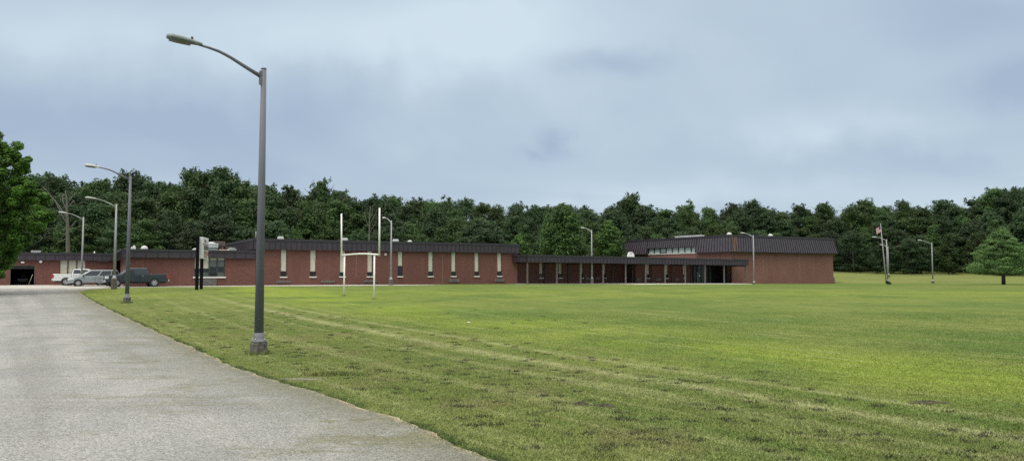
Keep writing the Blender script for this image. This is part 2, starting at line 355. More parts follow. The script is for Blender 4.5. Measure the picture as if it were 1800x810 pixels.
    # dry hillside behind the field on the right
    hill = m_('MULTIPLY', ss(y, 136.0, 139.0), 1.0); st2 = n.new('ShaderNodeCombineXYZ'); l.new(m_('MULTIPLY', x, .12), st2.inputs[0]); l.new(y, st2.inputs[1])
    col = mix(hill, col, mix(ss(noise(st2.outputs[0], .45, 5, .6), .3, .7), (.105, .125, .045, 1), dryhill))
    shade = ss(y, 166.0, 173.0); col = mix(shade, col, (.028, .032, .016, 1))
    # clumps of clippings, bare soil specks, blade-scale grain
    nearfac = m_('SUBTRACT', 1.0, m_('MULTIPLY', lush, .75))
    col = mix(m_('MULTIPLY', m_('MULTIPLY', ss(noise(P, .55, 5, .65), .50, .68), nearfac), .45), col, (.128, .112, .062, 1))
    col = mix(m_('MULTIPLY', m_('MULTIPLY', ss(clip, .60, .70), nearfac), .55), col, (.052, .060, .028, 1))
    col = mix(m_('MULTIPLY', m_('MULTIPLY', ss(fine, .63, .74), nearfac), .35), col, (.17, .145, .085, 1))
    k = m_('ADD', m_('MULTIPLY', grit, 1.3), m_('ADD', m_('MULTIPLY', fine, .8), m_('ADD', m_('MULTIPLY', blades, .7), m_('MULTIPLY', tuft, 1.1))))
    v = n.new('ShaderNodeVectorMath'); v.operation = 'SCALE'; l.new(col, v.inputs[0]); l.new(m_('SUBTRACT', k, .86), v.inputs['Scale'])
    l.new(v.outputs[0], go.inputs['Color']); l.new(m_('ADD', m_('MULTIPLY', grit, .5), m_('MULTIPLY', clip, 1.0)), go.inputs['Height'])
    return G
GG = grass_group()
def lawn_mat(name, blades=False):
    m = bpy.data.materials.new(name); m.use_nodes = True; T = m.node_tree; n = T.nodes; l = T.links; b = n['Principled BSDF']; b.inputs['Roughness'].default_value = .9; b.inputs['Specular IOR Level'].default_value = .0
    g = n.new('ShaderNodeGroup'); g.node_tree = GG
    if blades:
        ge = n.new('ShaderNodeNewGeometry'); v = n.new('ShaderNodeVectorMath'); v.operation = 'SCALE'; l.new(g.outputs['Color'], v.inputs[0])
        l.new(mth('ADD', mth('MULTIPLY', ge.outputs['Random Per Island'], 1.3, nodes=n, links=l), .75, nodes=n, links=l), v.inputs['Scale']); l.new(v.outputs[0], b.inputs['Base Color'])
    else:
        l.new(g.outputs['Color'], b.inputs['Base Color']); bp = n.new('ShaderNodeBump'); bp.inputs['Strength'].default_value = .9; bp.inputs['Distance'].default_value = .05
        l.new(g.outputs['Height'], bp.inputs['Height']); l.new(bp.outputs[0], b.inputs['Normal'])
    return m
M['lawn'] = lawn_mat('mown_lawn'); M['blade'] = lawn_mat('grass_blades', True)

def road_mat():
    m = bpy.data.materials.new('worn_chip_seal'); m.use_nodes = True; T = m.node_tree; n = T.nodes; l = T.links; b = n['Principled BSDF']; b.inputs['Roughness'].default_value = .9
    m_ = lambda op, a, b=None, c=None: mth(op, a, b, c, nodes=n, links=l)
    geo = n.new('ShaderNodeNewGeometry'); P = geo.outputs['Position']
    def noise(scale, det=4, rough=.6, st=None):
        q = n.new('ShaderNodeTexNoise'); q.inputs['Scale'].default_value = scale; q.inputs['Detail'].default_value = det; q.inputs['Roughness'].default_value = rough
        if st:
            mp = n.new('ShaderNodeMapping'); mp.inputs['Scale'].default_value = st; l.new(P, mp.inputs[0]); l.new(mp.outputs[0], q.inputs['Vector'])
        else: l.new(P, q.inputs['Vector'])
        return q.outputs['Fac']
    def ss(v, a, b):
        q = n.new('ShaderNodeMapRange'); q.interpolation_type = 'SMOOTHSTEP'; l.new(v, q.inputs['Value']); q.inputs['From Min'].default_value = a; q.inputs['From Max'].default_value = b; return q.outputs[0]
    def mix(f, a, b):
        q = n.new('ShaderNodeMix'); q.data_type = 'RGBA'; l.new(f, q.inputs['Factor'])
        for i, v in (('A', a), ('B', b)):
            if isinstance(v, tuple): q.inputs[i].default_value = v
            else: l.new(v, q.inputs[i])
        return q.outputs['Result']
    vo = n.new('ShaderNodeTexVoronoi'); vo.inputs['Scale'].default_value = 66; l.new(P, vo.inputs['Vector'])
    vs = n.new('ShaderNodeSeparateColor'); l.new(vo.outputs['Color'], vs.inputs[0])
    col = mix(ss(noise(.35, 5), .35, .65), (.190, .195, .197, 1), (.234, .237, .236, 1))
    col = mix(ss(noise(.5, 5, .6, (1, .12, 1)), .5, .75), col, (.265, .266, .262, 1))
    col = mix(m_('MULTIPLY', ss(noise(.25, 5, .65, (.3, 2.2, 1)), .54, .68), .5), col, (.15, .15, .145, 1))
    sp_ = n.new('ShaderNodeSeparateXYZ'); l.new(P, sp_.inputs[0]); cv_ = n.new('ShaderNodeCombineXYZ')
    l.new(m_('MULTIPLY', m_('ADD', m_('MULTIPLY', sp_.outputs[0], TD.x), m_('MULTIPLY', sp_.outputs[1], TD.y)), .05), cv_.inputs[0]); wr_ = m_('ADD', m_('MULTIPLY', sp_.outputs[0], TN.x), m_('MULTIPLY', sp_.outputs[1], TN.y)); l.new(wr_, cv_.inputs[1])
    q_ = n.new('ShaderNodeTexNoise'); q_.inputs['Scale'].default_value = .9; q_.inputs['Detail'].default_value = 4; l.new(cv_.outputs[0], q_.inputs['Vector'])
    col = mix(m_('MULTIPLY', ss(q_.outputs['Fac'], .50, .66), .55), col, (.155, .156, .152, 1)); col = mix(m_('MULTIPLY', ss(q_.outputs['Fac'], .46, .34), .4), col, (.29, .287, .275, 1))
    col = mix(ss(sp_.outputs[1], 66.0, 74.0), col, mix(ss(noise(.6, 4), .35, .65), (.31, .305, .285, 1), (.38, .37, .345, 1)))
    ed = n.new('ShaderNodeAttribute'); ed.attribute_name = 'edge'
    em = m_('MULTIPLY', m_('EXPONENT', m_('MULTIPLY', ed.outputs['Fac'], -.75)), ss(noise(1.3, 6, .7), .22, .50))
    col = mix(m_('MULTIPLY', em, 1.0), col, (.105, .108, .072, 1))
    em2 = m_('MULTIPLY', m_('EXPONENT', m_('MULTIPLY', ed.outputs['Fac'], -.30)), ss(noise(.9, 7, .72, (.6, 1.5, 1)), .53, .62))
    col = mix(em2, col, (.115, .115, .062, 1))
    rim = m_('MULTIPLY', m_('EXPONENT', m_('MULTIPLY', ed.outputs['Fac'], -16.0)), ss(noise(3, 4), .40, .55)); col = mix(rim, col, (.36, .30, .20, 1))
    k = m_('ADD', m_('MULTIPLY', vs.outputs[0], 1.1), m_('ADD', m_('MULTIPLY', noise(24, 4, .75), .9), .0))
    v = n.new('ShaderNodeVectorMath'); v.operation = 'SCALE'; l.new(col, v.inputs[0]); l.new(k, v.inputs['Scale']); l.new(v.outputs[0], b.inputs['Base Color'])
    bp = n.new('ShaderNodeBump'); bp.inputs['Strength'].default_value = .5; bp.inputs['Distance'].default_value = .01; l.new(vo.outputs['Distance'], bp.inputs['Height']); l.new(bp.outputs[0], b.inputs['Normal'])
    return m
M['road'] = road_mat()
M['slab'] = mat('pale_concrete_walk', (.46, .45, .41, 1), .9, noise=.14, nscale=1.2)

# ------------------------------------------------------------------ ground
def spaced(lo, hi, c, fine, grow):
    a = [c]; s = fine
    while a[-1] < hi: a.append(a[-1] + s); s = s * grow if abs(a[-1] - c) > 25 else s
    b = [c]; s = fine
    while b[-1] > lo: b.append(b[-1] - s); s = s * grow if abs(b[-1] - c) > 25 else s
    return np.array(sorted(set(b + a)))
gx = spaced(-1600, 1600, 0, .7, 1.035); gy = np.concatenate([np.arange(-20, 200, .8), np.array([205, 212, 220, 230, 240, 260, 290, 330, 400, 550, 900, 1800])]); gy = np.concatenate([[-1500, -400, -100, -40], gy])
XX, YY = np.meshgrid(gx, gy); ZZ = gz(XX, YY)
# road edge: photographed outline laid on the ground, then a smooth world-space curve
EP = [gp(*p) for p in ((930, 835), (860, 808), (780, 773), (700, 738), (620, 712), (560, 693), (500, 674), (450, 660), (400, 641), (350, 617), (300, 595), (250, 572), (200, 548), (170, 533), (150, 521), (139, 513))]
EX = [EP[0].x + 3] + [p.x for p in EP]; EY = [2.0] + [p.y for p in EP]
for px, yy in ((142, 61.5), (160, 66), (200, 71.5), (300, 76.3), (450, 79.7), (690, 83.8), (760, 86.5), (800, 90.5)): EX.append((px - 900) / F * yy); EY.append(yy)
def xr(y):
    y = np.asarray(y, float)
    return np.interp(y, EY, EX) + .025 * np.sin(y * 5.1) + .02 * np.sin(y * 11.7 + 1) + .04 * np.sin(y * 2.3 + 2) + .012 * np.sin(y * 23)
dist = XX - xr(np.clip(YY, 2, 90))
bump = np.clip((dist - .3) / 2, 0, 1) * np.where(YY < 90, 1, 0)
def lawn_z(x, y):
    d = x - xr(np.clip(y, 2, 90)); b_ = np.clip((d - .3) / 2, 0, 1) * np.where(y < 90, 1, 0)
    return gz(x, y) + b_ * .02 * np.sin(x * .5 + y * .3) * np.sin(y * .4 - x * .2) + np.where((y < 90) & (y > -5), .035 * np.clip(d, 0, 1), 0)
ZZ = lawn_z(XX, YY)
nx, ny = len(gx), len(gy); ii, jj = np.meshgrid(np.arange(nx - 1), np.arange(ny - 1)); q0 = (jj * nx + ii).ravel()
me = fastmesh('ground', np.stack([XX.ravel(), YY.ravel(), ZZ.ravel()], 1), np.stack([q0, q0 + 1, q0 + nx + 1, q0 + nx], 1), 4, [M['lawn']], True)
o = bpy.data.objects.new('ground', me); C.objects.link(o); tag(o, 'mown green school lawn with mower tracks and clippings', kind='structure')
def ground_z(x, y):
    return float(lawn_z(np.float64(x), np.float64(y)))
ry = np.concatenate([np.arange(-6, 40, .12), np.arange(40, 91.01, .25)]); un = np.concatenate([[0, .04, .1, .2, .35, .6, 1, 1.6, 2.5, 4, 6, 9], np.linspace(13, 1, 2)[:1] * 0 + 13])
rv = []; ed = []
for yv in ry:
    r_ = float(xr(max(yv, 2))); us = [0, .05, .12, .25, .5, 1, 1.8, 3, 5, 8, 12, 20, 35, max(36, r_ + 75)]
    for u_ in us: rv.append((r_ - u_, yv, g1(r_ - u_, yv) + .022)); ed.append(u_)
nu = 14; ii, jj = np.meshgrid(np.arange(nu - 1), np.arange(len(ry) - 1)); q0 = (jj * nu + ii).ravel()
me = fastmesh('driveway', np.array(rv), np.stack([q0, q0 + nu, q0 + nu + 1, q0 + 1], 1), 4, [M['road']], True, {'edge': np.array(ed)})
o = bpy.data.objects.new('road', me); C.objects.link(o); tag(o, 'worn pale grey driveway running up to the school', kind='structure')

# ------------------------------------------------------------------ building helpers (local x along the front, y into the building)
def frame_at(ox, oy):
    def lx(px, yl=0.0):      # local x whose point shows at column px
        k = (px - 900) / F * math.cos(PITCH)
        return (k * (oy + yl * CA) - (ox - yl * SA)) / (CA - k * SA)
    def lz(px, py, yl=0.0):  # height of a point of that plane seen at row py
        t = lx(px, yl); Yw = oy + t * SA + yl * CA; return pt(px, py, Yw).z
    return lx, lz
def wallmesh(mb, x0, x1, z0, z1, y, th, holes, mi=0, step=None):
    xs = sorted({x0, x1} | {h[0] for h in holes} | {h[1] for h in holes}); zs = sorted({z0, z1} | {h[2] for h in holes} | {h[3] for h in holes})
    solid = lambda i, j: 0 <= i < len(xs) - 1 and 0 <= j < len(zs) - 1 and not any(h[0] <= (xs[i] + xs[i + 1]) / 2 <= h[1] and h[2] <= (zs[j] + zs[j + 1]) / 2 <= h[3] for h in holes)
    for i in range(len(xs) - 1):
        for j in range(len(zs) - 1):
            if not solid(i, j): continue
            a, b, c, d = xs[i], xs[i + 1], zs[j], zs[j + 1]; y1 = y + th
            mb.add([(a, y, c), (b, y, c), (b, y, d), (a, y, d)], [(0, 1, 2, 3)], mi); mb.add([(a, y1, c), (b, y1, c), (b, y1, d), (a, y1, d)], [(3, 2, 1, 0)], mi)
            if not solid(i - 1, j): mb.add([(a, y, c), (a, y, d), (a, y1, d), (a, y1, c)], [(0, 1, 2, 3)], mi)
            if not solid(i + 1, j): mb.add([(b, y, c), (b, y1, c), (b, y1, d), (b, y, d)], [(0, 1, 2, 3)], mi)
            if not solid(i, j - 1): mb.add([(a, y, c), (a, y1, c), (b, y1, c), (b, y, c)], [(0, 1, 2, 3)], mi)
            if not solid(i, j + 1): mb.add([(a, y, d), (b, y, d), (b, y1, d), (a, y1, d)], [(0, 1, 2, 3)], mi)
    return mb
def fascia_strip(mb, p, q, z0, z1, outw, pitch=.6, over=.25, slope=0.0, cap=.28, mseam=1, mcap=2, seamw=.05):
    """vertical metal fascia from p to q (local xy), facing outw; joints as thin proud battens; drop = slope from p to q"""
    p = Vector(p); q = Vector(q); L_ = (q - p).length; d = (q - p) / L_; o_ = Vector(outw); th = over
    def seg(a, b, za, zb, out, inn, mi):
        A = p + d * a; B = p + d * b; sa, sb = slope * a / L_, slope * b / L_
        v = []
        for zz in (za, zb):
            for P_, s_ in ((A + o_ * out, sa), (B + o_ * out, sb), (B - o_ * inn, sb), (A - o_ * inn, sa)): v.append((P_.x, P_.y, zz + s_))
        if (d.x * o_.y - d.y * o_.x) > 0: v = [v[1], v[0], v[3], v[2], v[5], v[4], v[7], v[6]]
        mb.hexa(v, mi)
    seg(0, L_, z0, z1 - cap, th, .05, 0)
    seg(-.03, L_ + .03, z1 - cap, z1, th + .06, .3, mcap)
    n = max(1, int(L_ / pitch))
    for i in range(n + 1):
        a = min(max(L_ * i / n, seamw / 2), L_ - seamw / 2); seg(a - seamw / 2, a + seamw / 2, z0 - .01, z1 - cap - .004, th + .035, -th + .03, mseam)
def window(root, lx, px, wpx, zs, z0, z1, yl=0.0, split=.22, glass=None, grey=False):
    """narrow window: pale blind above, dark pane below, white sill. hole is returned"""
    a = lx(px - wpx / 2, yl); b = lx(px + wpx / 2, yl); zb = z0 + split * (z1 - z0)
    f = MB(); t = .06
    f.box(a, a + t, yl + .08, yl + .16, z0, z1).box(b - t, b, yl + .08, yl + .16, z0, z1).box(a + t, b - t, yl + .08, yl + .16, zb - .04, zb + .02).box(a + t, b - t, yl + .08, yl + .16, z0, z0 + .04)
    fo = f.build('window', M['frame'], root)
    MB().box(a + t, b - t, yl + .12, yl + .14, zb + .02, z1).build('blind', M['blind'], fo)
    MB().box(a + t, b - t, yl + .13, yl + .15, z0 + .04, zb - .04).build('pane', glass or M['glass'], fo)
    MB().box(a - .06, b + .06, yl - .10, yl + .08, z0 - .13, z0).build('sill', M['sill'], fo, bevel=.01)
    return (a, b, z0, z1)
def grille(root, a, b, z0, z1, yl, name='ventilator_grille', m='ac'):
    g = MB(); g.box(a, b, yl - .06, yl + .02, z0, z1)
    n = max(2, int((z1 - z0) / .07))
    for i in range(n): zz = z0 + (i + .5) * (z1 - z0) / n; g.box(a + .04, b - .04, yl - .085, yl - .061, zz - .012, zz + .012)
    k = max(2, int((b - a) / .35))
    for i in range(k + 1): xx = a + (b - a) * i / k; g.box(xx - .015, xx + .015, yl - .10, yl - .062, z0, z1)
    return g.build(name, M[m], root)
def roof_vent(root, x, y, z, w=.5, h=.42, kind='box', name='roof_vent', m='vent'):
    v = MB()
    if kind == 'box': v.box(x - w * .6, x + w * .6, y - w * .6, y + w * .6, z, z + h * .25); v.hexa([(x - w * .55, y - w * .55, z + h * .3), (x + w * .55, y - w * .55, z + h * .3), (x + w * .55, y + w * .55, z + h * .3), (x - w * .55, y + w * .55, z + h * .3), (x - w * .38, y - w * .38, z + h), (x + w * .38, y - w * .38, z + h), (x + w * .38, y + w * .38, z + h), (x - w * .38, y + w * .38, z + h)]); v.box(x - w * .4, x + w * .4, y - w * .4, y + w * .4, z + h * .2, z + h * .35)
    elif kind == 'dome': v.lathe([(w * .42, z), (w * .42, z + h * .4), (w * .62, z + h * .42), (w * .6, z + h * .6), (w * .45, z + h * .85), (w * .18, z + h)], x, y, 14)
    else: v.box(x - w, x + w, y - .5, y + .5, z, z + h); v.box(x - w - .04, x + w + .04, y - .54, y + .54, z + h, z + h + .06)
    return v.build(name, M[m], root)

# --- classroom block
AX, AY = (450 - 900) / F * 85.5, 85.5
lx, lz = frame_at(AX, AY); Lm = lx(909.5)
root = empty('classroom_building', (AX, AY, 0), R(30), 'long tall red brick classroom block with nine narrow windows and a deep brown fascia', 'building')
ztop = 5.38; zf = 4.12; DEP = 22.0
wins = [(498.5, 11, .20), (550, 11, .19), (602, 10, .16), (650, 9.5, .17), (703.5, 9, .42), (757, 8.8, .19), (797.3, 8.3, .19), (838, 8, .19), (878, 8, .2)]
z_s = 1.0
hs = [window(root, lx, px, wp, 0, z_s, zf - .02, 0, sp) for px, wp, sp in wins]
wm = MB(); wallmesh(wm, 0, Lm, -.6, zf + .5, 0, .3, hs)
wm.box(0, .3, .3, DEP, -.6, zf + .5); wm.box(Lm - .3, Lm, .3, DEP, -.6, zf + .5); wm.box(.3, Lm - .3, DEP - .3, DEP, -.6, zf + .5)
wm.build('wall', M['brick'], root)
r = MB(); r.box(.1, Lm - .1, .1, DEP, ztop - .45, ztop - .3); r.build('roof', M['roofing'], root)
fb = MB(); fascia_strip(fb, (-.35, -.0), (Lm + .12, -.0), zf, ztop, (0, -1), .6, .32)
fascia_strip(fb, (-.05, -.26), (-.05, DEP), zf, ztop - .003, (-1, 0), .6, .32)
fb.build('fascia', [M['fascia'], M['seam'], M['cap']], root)
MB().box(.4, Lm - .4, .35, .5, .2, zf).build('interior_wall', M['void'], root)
for px, wpx in ((498.5, 25), (576, 24), (651, 22)): grille(root, lx(px - wpx / 2), lx(px + wpx / 2), .28, .52, 0)
for px, wpx in ((798, 19), (878, 16)): grille(root, lx(px - wpx / 2), lx(px + wpx / 2), .22, .6, 0, m='ac')
for px, py, kd, w_ in ((492, 419, 'box', .55), (605.5, 422, 'box', .5), (695, 424, 'box', .55), (720, 426, 'dome', .5)):
    x_ = lx(px, 3.0); roof_vent(root, x_, 3.0, ztop - .3, w_ * 1.25, .74 if kd == 'box' else .62, kd)
MB().tube([(lx(448.5, 1.6), 1.6, ztop - .3), (lx(448.5, 1.6), 1.6, ztop + .9)], .03).build('antenna', M['galv'], root)
wl = MB().lathe([(.10, -.16), (.14, -.12), (.15, -.02), (.10, 0)], lx(677), 3.72, 12, 0, 'y'); wl.build('wall_lamp', M['sill'], root)
for px in (626, 778): MB().box(lx(px) - .012, lx(px) + .012, -.004, .0, .9 if px == 626 else .1, zf).build('control_joint', M['timber'], root)

# --- office wing (middle left)
OX0 = lx(223); W0 = OX0; W1 = -.02
o_lx, o_lz = lx, lz
bx_, by_ = AX + W0 * CA, AY + W0 * SA
root = empty('office_wing', (bx_, by_, 0), R(30), 'low brick wing behind the dark pickup with a wide window above a white sill', 'building')
lx, lz = frame_at(bx_, by_); Lo = -W0 - .03; zt2, zf2 = 3.98, 3.08
a, b = lx(341.5), lx(395); zsill = 1.02
fr = MB(); zc_ = zf2
n_p = [341.5, 354, 367.5, 381.5, 395]
cols = [lx(p) for p in n_p]
for c_ in cols: fr.box(c_ - .05, c_ + .05, .06, .16, zsill, zc_)
fr.box(a, b, .07, .15, zsill + .50, zsill + .56).box(a, b, .07, .15, zsill, zsill + .05)
fo = fr.build('window', M['frame'], root)
for i in range(4):
    x0, x1 = cols[i] + .05, cols[i + 1] - .05
    if i < 2:
        MB().box(x0, x1, .12, .14, zsill + .92, zc_).build('blind', M['blind'], fo); MB().box(x0, x1, .13, .15, zsill + .56, zsill + .92).build('pane', M['glass'], fo)
    else:
        MB().box(x0, x1, .13, .15, zsill + .56, zc_ - .18).build('pane', M['greyglass'], fo); MB().box(x0, x1, .11, .13, zc_ - .18, zc_).build('blind', M['blind'], fo)
        MB().box(x0 + .05, x1 - .05, .10, .125, zsill + .60, zsill + 1.1).build('pane', M['glass'], fo)
    MB().box(x0, x1, .12, .14, zsill + .05, zsill + .50).build('panel', M['greyglass'] if i != 2 else M['glass'], fo)
MB().box(a - .12, b + .12, -.12, .06, zsill - .15, zsill).build('sill', M['sill'], fo, bevel=.01)
grille(root, a + .5, b - .9, .05, zsill - .22, 0)
wm = MB(); wallmesh(wm, 0, Lo, -.6, zf2 + .3, 0, .3, [(a, b, zsill, zc_)])
wm.box(0, .3, .3, 18, -.6, zf2 + .3); wm.box(.3, Lo, 17.7, 18, -.6, zf2 + .3); wm.build('wall', M['brick'], root)
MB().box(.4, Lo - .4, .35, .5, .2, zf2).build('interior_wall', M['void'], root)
MB().box(.1, Lo, .1, 18, zt2 - .35, zt2 - .22).build('roof', M['roofing'], root)
fb = MB(); fascia_strip(fb, (-.55, 0), (Lo - .02, 0), zf2, zt2, (0, -1), 1.05, .32, cap=.24)
fascia_strip(fb, (-.3, -.26), (-.3, 14), zf2, zt2 - .003, (-1, 0), .8, .3, cap=.24)
fb.build('fascia', [M['fascia'], M['seam'], M['cap']], root)
roof_vent(root, lx(252.5, 3.5), 3.5, zt2 - .22, .62, .70, 'dome'); roof_vent(root, lx(233, 3), 3, zt2 - .22, .5, .55, 'box'); roof_vent(root, lx(234.5, 4.5), 4.5, zt2 - .22, .3, .75, 'dome')
# rooftop plant
yv = 5.0; zr = zt2 - .22
u1 = MB(); u1.box(lx(362, yv), lx(383, yv), yv, yv + 1.6, zr + .62, zr + 1.15).hexa([(lx(362, yv) + .1, yv + .1, zr + 1.15), (lx(383, yv) - .25, yv + .1, zr + 1.15), (lx(383, yv) - .25, yv + 1.5, zr + 1.15), (lx(362, yv) + .1, yv + 1.5, zr + 1.15), (lx(362, yv) + .4, yv + .3, zr + 1.33), (lx(383, yv) - .6, yv + .3, zr + 1.33), (lx(383, yv) - .6, yv + 1.3, zr + 1.33), (lx(362, yv) + .4, yv + 1.3, zr + 1.33)])
u1.box(lx(362, yv), lx(382, yv), yv + .1, yv + 1.5, zr, zr + .5); u1.box(lx(364, yv), lx(380, yv), yv + .3, yv + 1.2, zr + .5, zr + .62); u1.build('rooftop_unit', M['galv'], root, bevel=.03)
grille(root, lx(374, yv + 2.4), lx(393.5, yv + 2.4), zr + .95, zr + 1.45, yv + 2.4, 'rooftop_condenser', 'rusty')
u2 = MB(); u2.box(lx(374, 7.3), lx(395, 7.3), 7.45, 9.2, zr + .9, zr + 1.5); u2.box(lx(389, 7.3), lx(392, 7.3), 7.45, 9, zr, zr + .9); u2.box(lx(396, 7.3), lx(408, 7.3), 7.45, 9, zr + .66, zr + .82); u2.box(lx(398, 7.3), lx(400, 7.3), 7.45, 9, zr, zr + .66).box(lx(405, 7.3), lx(406, 7.3), 7.45, 9, zr, zr + .66)
u2.build('rooftop_unit', M['rusty'], root)
MB().box(lx(384, yv), lx(403, yv), yv, yv + 1.2, zr + .10, zr + .42).build('rooftop_duct', M['tan'], root, bevel=.04)
sv = MB(); x_ = lx(409, yv); sv.box(x_ - .62, x_ + .62, yv, yv + 1.1, zr + .15, zr + .33).box(x_ - .5, x_ + .4, yv + .05, yv + 1, zr + .38, zr + .52).box(x_ - .25, x_ + .2, yv + .1, yv + .9, zr + .55, zr + .68).box(x_ - .4, x_ + .3, yv + .2, yv + .8, zr, zr + .6)
sv.build('roof_vent', M['galv'], root)
pw = MB(); pw.hexa([(lx(332, yv), yv, zr), (lx(346, yv), yv, zr), (lx(346, yv), yv + 1.2, zr), (lx(332, yv), yv + 1.2, zr), (lx(341, yv), yv + .2, zr + .55), (lx(346, yv), yv + .2, zr + .62), (lx(346, yv), yv + 1, zr + .62), (lx(341, yv), yv + 1, zr + .55)]); pw.build('roof_vent', M['galv'], root)

# --- garage wing (far left)
gx0, gy0 = -48.3, 91.9
# origin moved to the left end of the front wall
lx, lz = frame_at(gx0, gy0); xl = lx(-4.0); gx0, gy0 = gx0 + xl * CA, gy0 + xl * SA
root = empty('garage_wing', (gx0, gy0, 0), R(30), 'low brick wing at the left end with an open dark garage doorway', 'building')
lx, lz = frame_at(gx0, gy0); Lg = -xl + 1.0; zt3, zf3 = 3.83, 2.93
wa_, wb_ = lx(104.5), lx(150.5); ga, gb = lx(18.5), lx(60.5); zg = lz(40, 467); zw0 = lz(125, 486)
fr = MB(); cs = [wa_, lx(119), lx(134.5), wb_]
for c_ in cs: fr.box(c_ - .06, c_ + .06, .06, .16, zw0, zf3)
fr.box(wa_, wb_, .07, .15, zw0, zw0 + .05); fr.box(wa_, wb_, .075, .155, 1.30, 1.36); fo = fr.build('window', M['frame'], root)
for i in range(3):
    MB().box(cs[i] + .06, cs[i + 1] - .06, .12, .14, 1.36, zf3).build('blind', M['blind'], fo)
    MB().box(cs[i] + .06, cs[i + 1] - .06, .13, .15, zw0 + .05, 1.30).build('pane', M['glass'], fo)
MB().box(wa_ - .1, wb_ + .1, -.1, .06, zw0 - .14, zw0).build('sill', M['sill'], fo)
da, db_ = lx(204.5), lx(212)
wm = MB(); wallmesh(wm, 0, Lg, -.6, zf3 + .3, 0, .3, [(ga, gb, -.6, zg), (wa_, wb_, zw0, zf3), (da, Lg - .2, -.6, zf3)])
wm.box(0, .3, .3, 12, -.6, zf3 + .3).box(.3, Lg, 11.7, 12, -.6, zf3 + .3).box(Lg - .3, Lg, .3, 11.7, -.6, zf3 + .3).build('wall', M['brick'], root)
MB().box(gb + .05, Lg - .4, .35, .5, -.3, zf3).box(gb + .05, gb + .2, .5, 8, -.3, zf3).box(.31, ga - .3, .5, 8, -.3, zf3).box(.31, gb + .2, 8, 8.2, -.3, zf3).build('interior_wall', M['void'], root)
MB().box(.1, Lg, .1, 12, zt3 - .35, zt3 - .22).build('roof', M['roofing'], root)
fb = MB(); fascia_strip(fb, (-.3, 0), (Lg, 0), zf3, zt3, (0, -1), .95, .32, cap=.24); fb.build('fascia', [M['fascia'], M['seam'], M['cap']], root)
dr = MB()
for i in range(3): dr.box(ga + .02, gb - .02, .34, .38, zg - .12 * (i + 1) + .01, zg - .12 * i)
dr.build('garage_door', M['frame'], root, label='dark garage door rolled almost fully up')
MB().box(ga - .06, ga, -.03, .3, -.2, zg + .06).box(gb, gb + .06, -.03, .3, -.2, zg + .06).box(ga, gb, -.03, .3, zg, zg + .06).build('door_frame', M['post'], root)
MB().box(lx(36.5), lx(42.5), -.22, 0, lz(39, 462.3), lz(39, 459.6)).build('wall_lamp', M['sill'], root, bevel=.02)
MB().lathe([(.13, -.2), (.17, -.14), (.17, -.05), (.1, 0)], lx(71), lz(71, 459.6), 12, 0, 'y').build('wall_lamp', M['white'], root)
MB().box(lx(171), lx(191), -.3, -.02, zf3 - .16, zf3 - .02).build('awning_box', M['frame'], root)
roof_vent(root, lx(62, 3.5), 3.5, zt3 - .2, .48, .44, 'long'); MB().tube([(lx(165, 3), 3, zt3 - .3), (lx(165, 3), 3, zt3 + .28)], .06).build('roof_pipe', M['white'], root)
roof_vent(root, lx(29, 3), 3, zt3 - .22, .3, .42, 'box')
p_ = lambda t, yl, z: Vector((gx0 + t * CA - yl * SA, gy0 + t * SA + yl * CA, z))
GAR = (p_, lx, ga, gb)

# --- covered walkway with its low classroom wing
root = empty('walkway_wing', (NX, NY, 0), R(30), 'low brick wing behind a brown covered walkway carried on two rows of thin posts', 'building')
lx, lz = frame_at(NX, NY)
Lw = lx(1314.5); gw = lambda t: g1(NX + t * CA, NY + t * SA)
zt4, zf4 = 3.86, 2.86; sl_ = -.28
YW = 4.3; xe0 = lx(1217, YW); xend = lx(1276, YW)
wins = [(951.2, 6.6), (985, 6.6), (1022, 6.3)]
zw = lambda t: 2.86 + sl_ * t / Lw
hs = []
def wwin(px, wp, yl, sp=.27):
    t = lx(px, yl); top = zw(t) - .05; return window(root, lx, px, wp, 0, top - 2.05, top, yl, sp)
hs = [wwin(px, wp, YW) for px, wp in wins]; hs2 = [wwin(px, wp, YW) for px, wp in ((1139, 5.6), (1172, 5), (1203, 4.6))]
r0, r1 = lx(1043, YW), lx(1117, YW); YR = YW + 2.2
hs3 = [wwin(px, wp, YR) for px, wp in ((1062, 6), (1101.5, 5.6))]
wm = MB(); wallmesh(wm, -1.6 + 1.55, r0, -.8, 3.2, YW, .3, hs); wallmesh(wm, r1, xe0, -.8, 3.2, YW, .3, hs2); wallmesh(wm, r0 - .01, r1 + .01, -.8, 3.2, YR, .3, hs3)
wm.box(r0 - .3, r0, YW + .3, YR, -.8, 3.2).box(r1, r1 + .3, YW + .3, YR, -.8, 3.2).build('wall', M['brick'], root)
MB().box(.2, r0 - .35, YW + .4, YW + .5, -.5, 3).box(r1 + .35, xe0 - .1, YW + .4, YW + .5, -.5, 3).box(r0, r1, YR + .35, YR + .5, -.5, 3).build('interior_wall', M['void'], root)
def slab_(mb, x0, x1, y0, y1, z0, z1, mi=0):
    s0, s1 = sl_ * x0 / Lw, sl_ * x1 / Lw
    mb.hexa([(x0, y0, z0 + s0), (x1, y0, z0 + s1), (x1, y1, z0 + s1), (x0, y1, z0 + s0), (x0, y0, z1 + s0), (x1, y0, z1 + s1), (x1, y1, z1 + s1), (x0, y1, z1 + s0)], mi)
rf = MB(); slab_(rf, .05, Lw - .05, .05, 18, zt4 - .30, zt4 - .18); rf.build('roof', M['roofing'], root)
rf = MB(); slab_(rf, .05, Lw - .05, .05, YR + .2, zf4 + .02, zf4 + .08); rf.build('soffit', M['soffit'], root)
fb = MB(); fascia_strip(fb, (.1, 0), (Lw, 0), zf4, zt4, (0, -1), .6, .12, slope=sl_, cap=.22, seamw=.045)
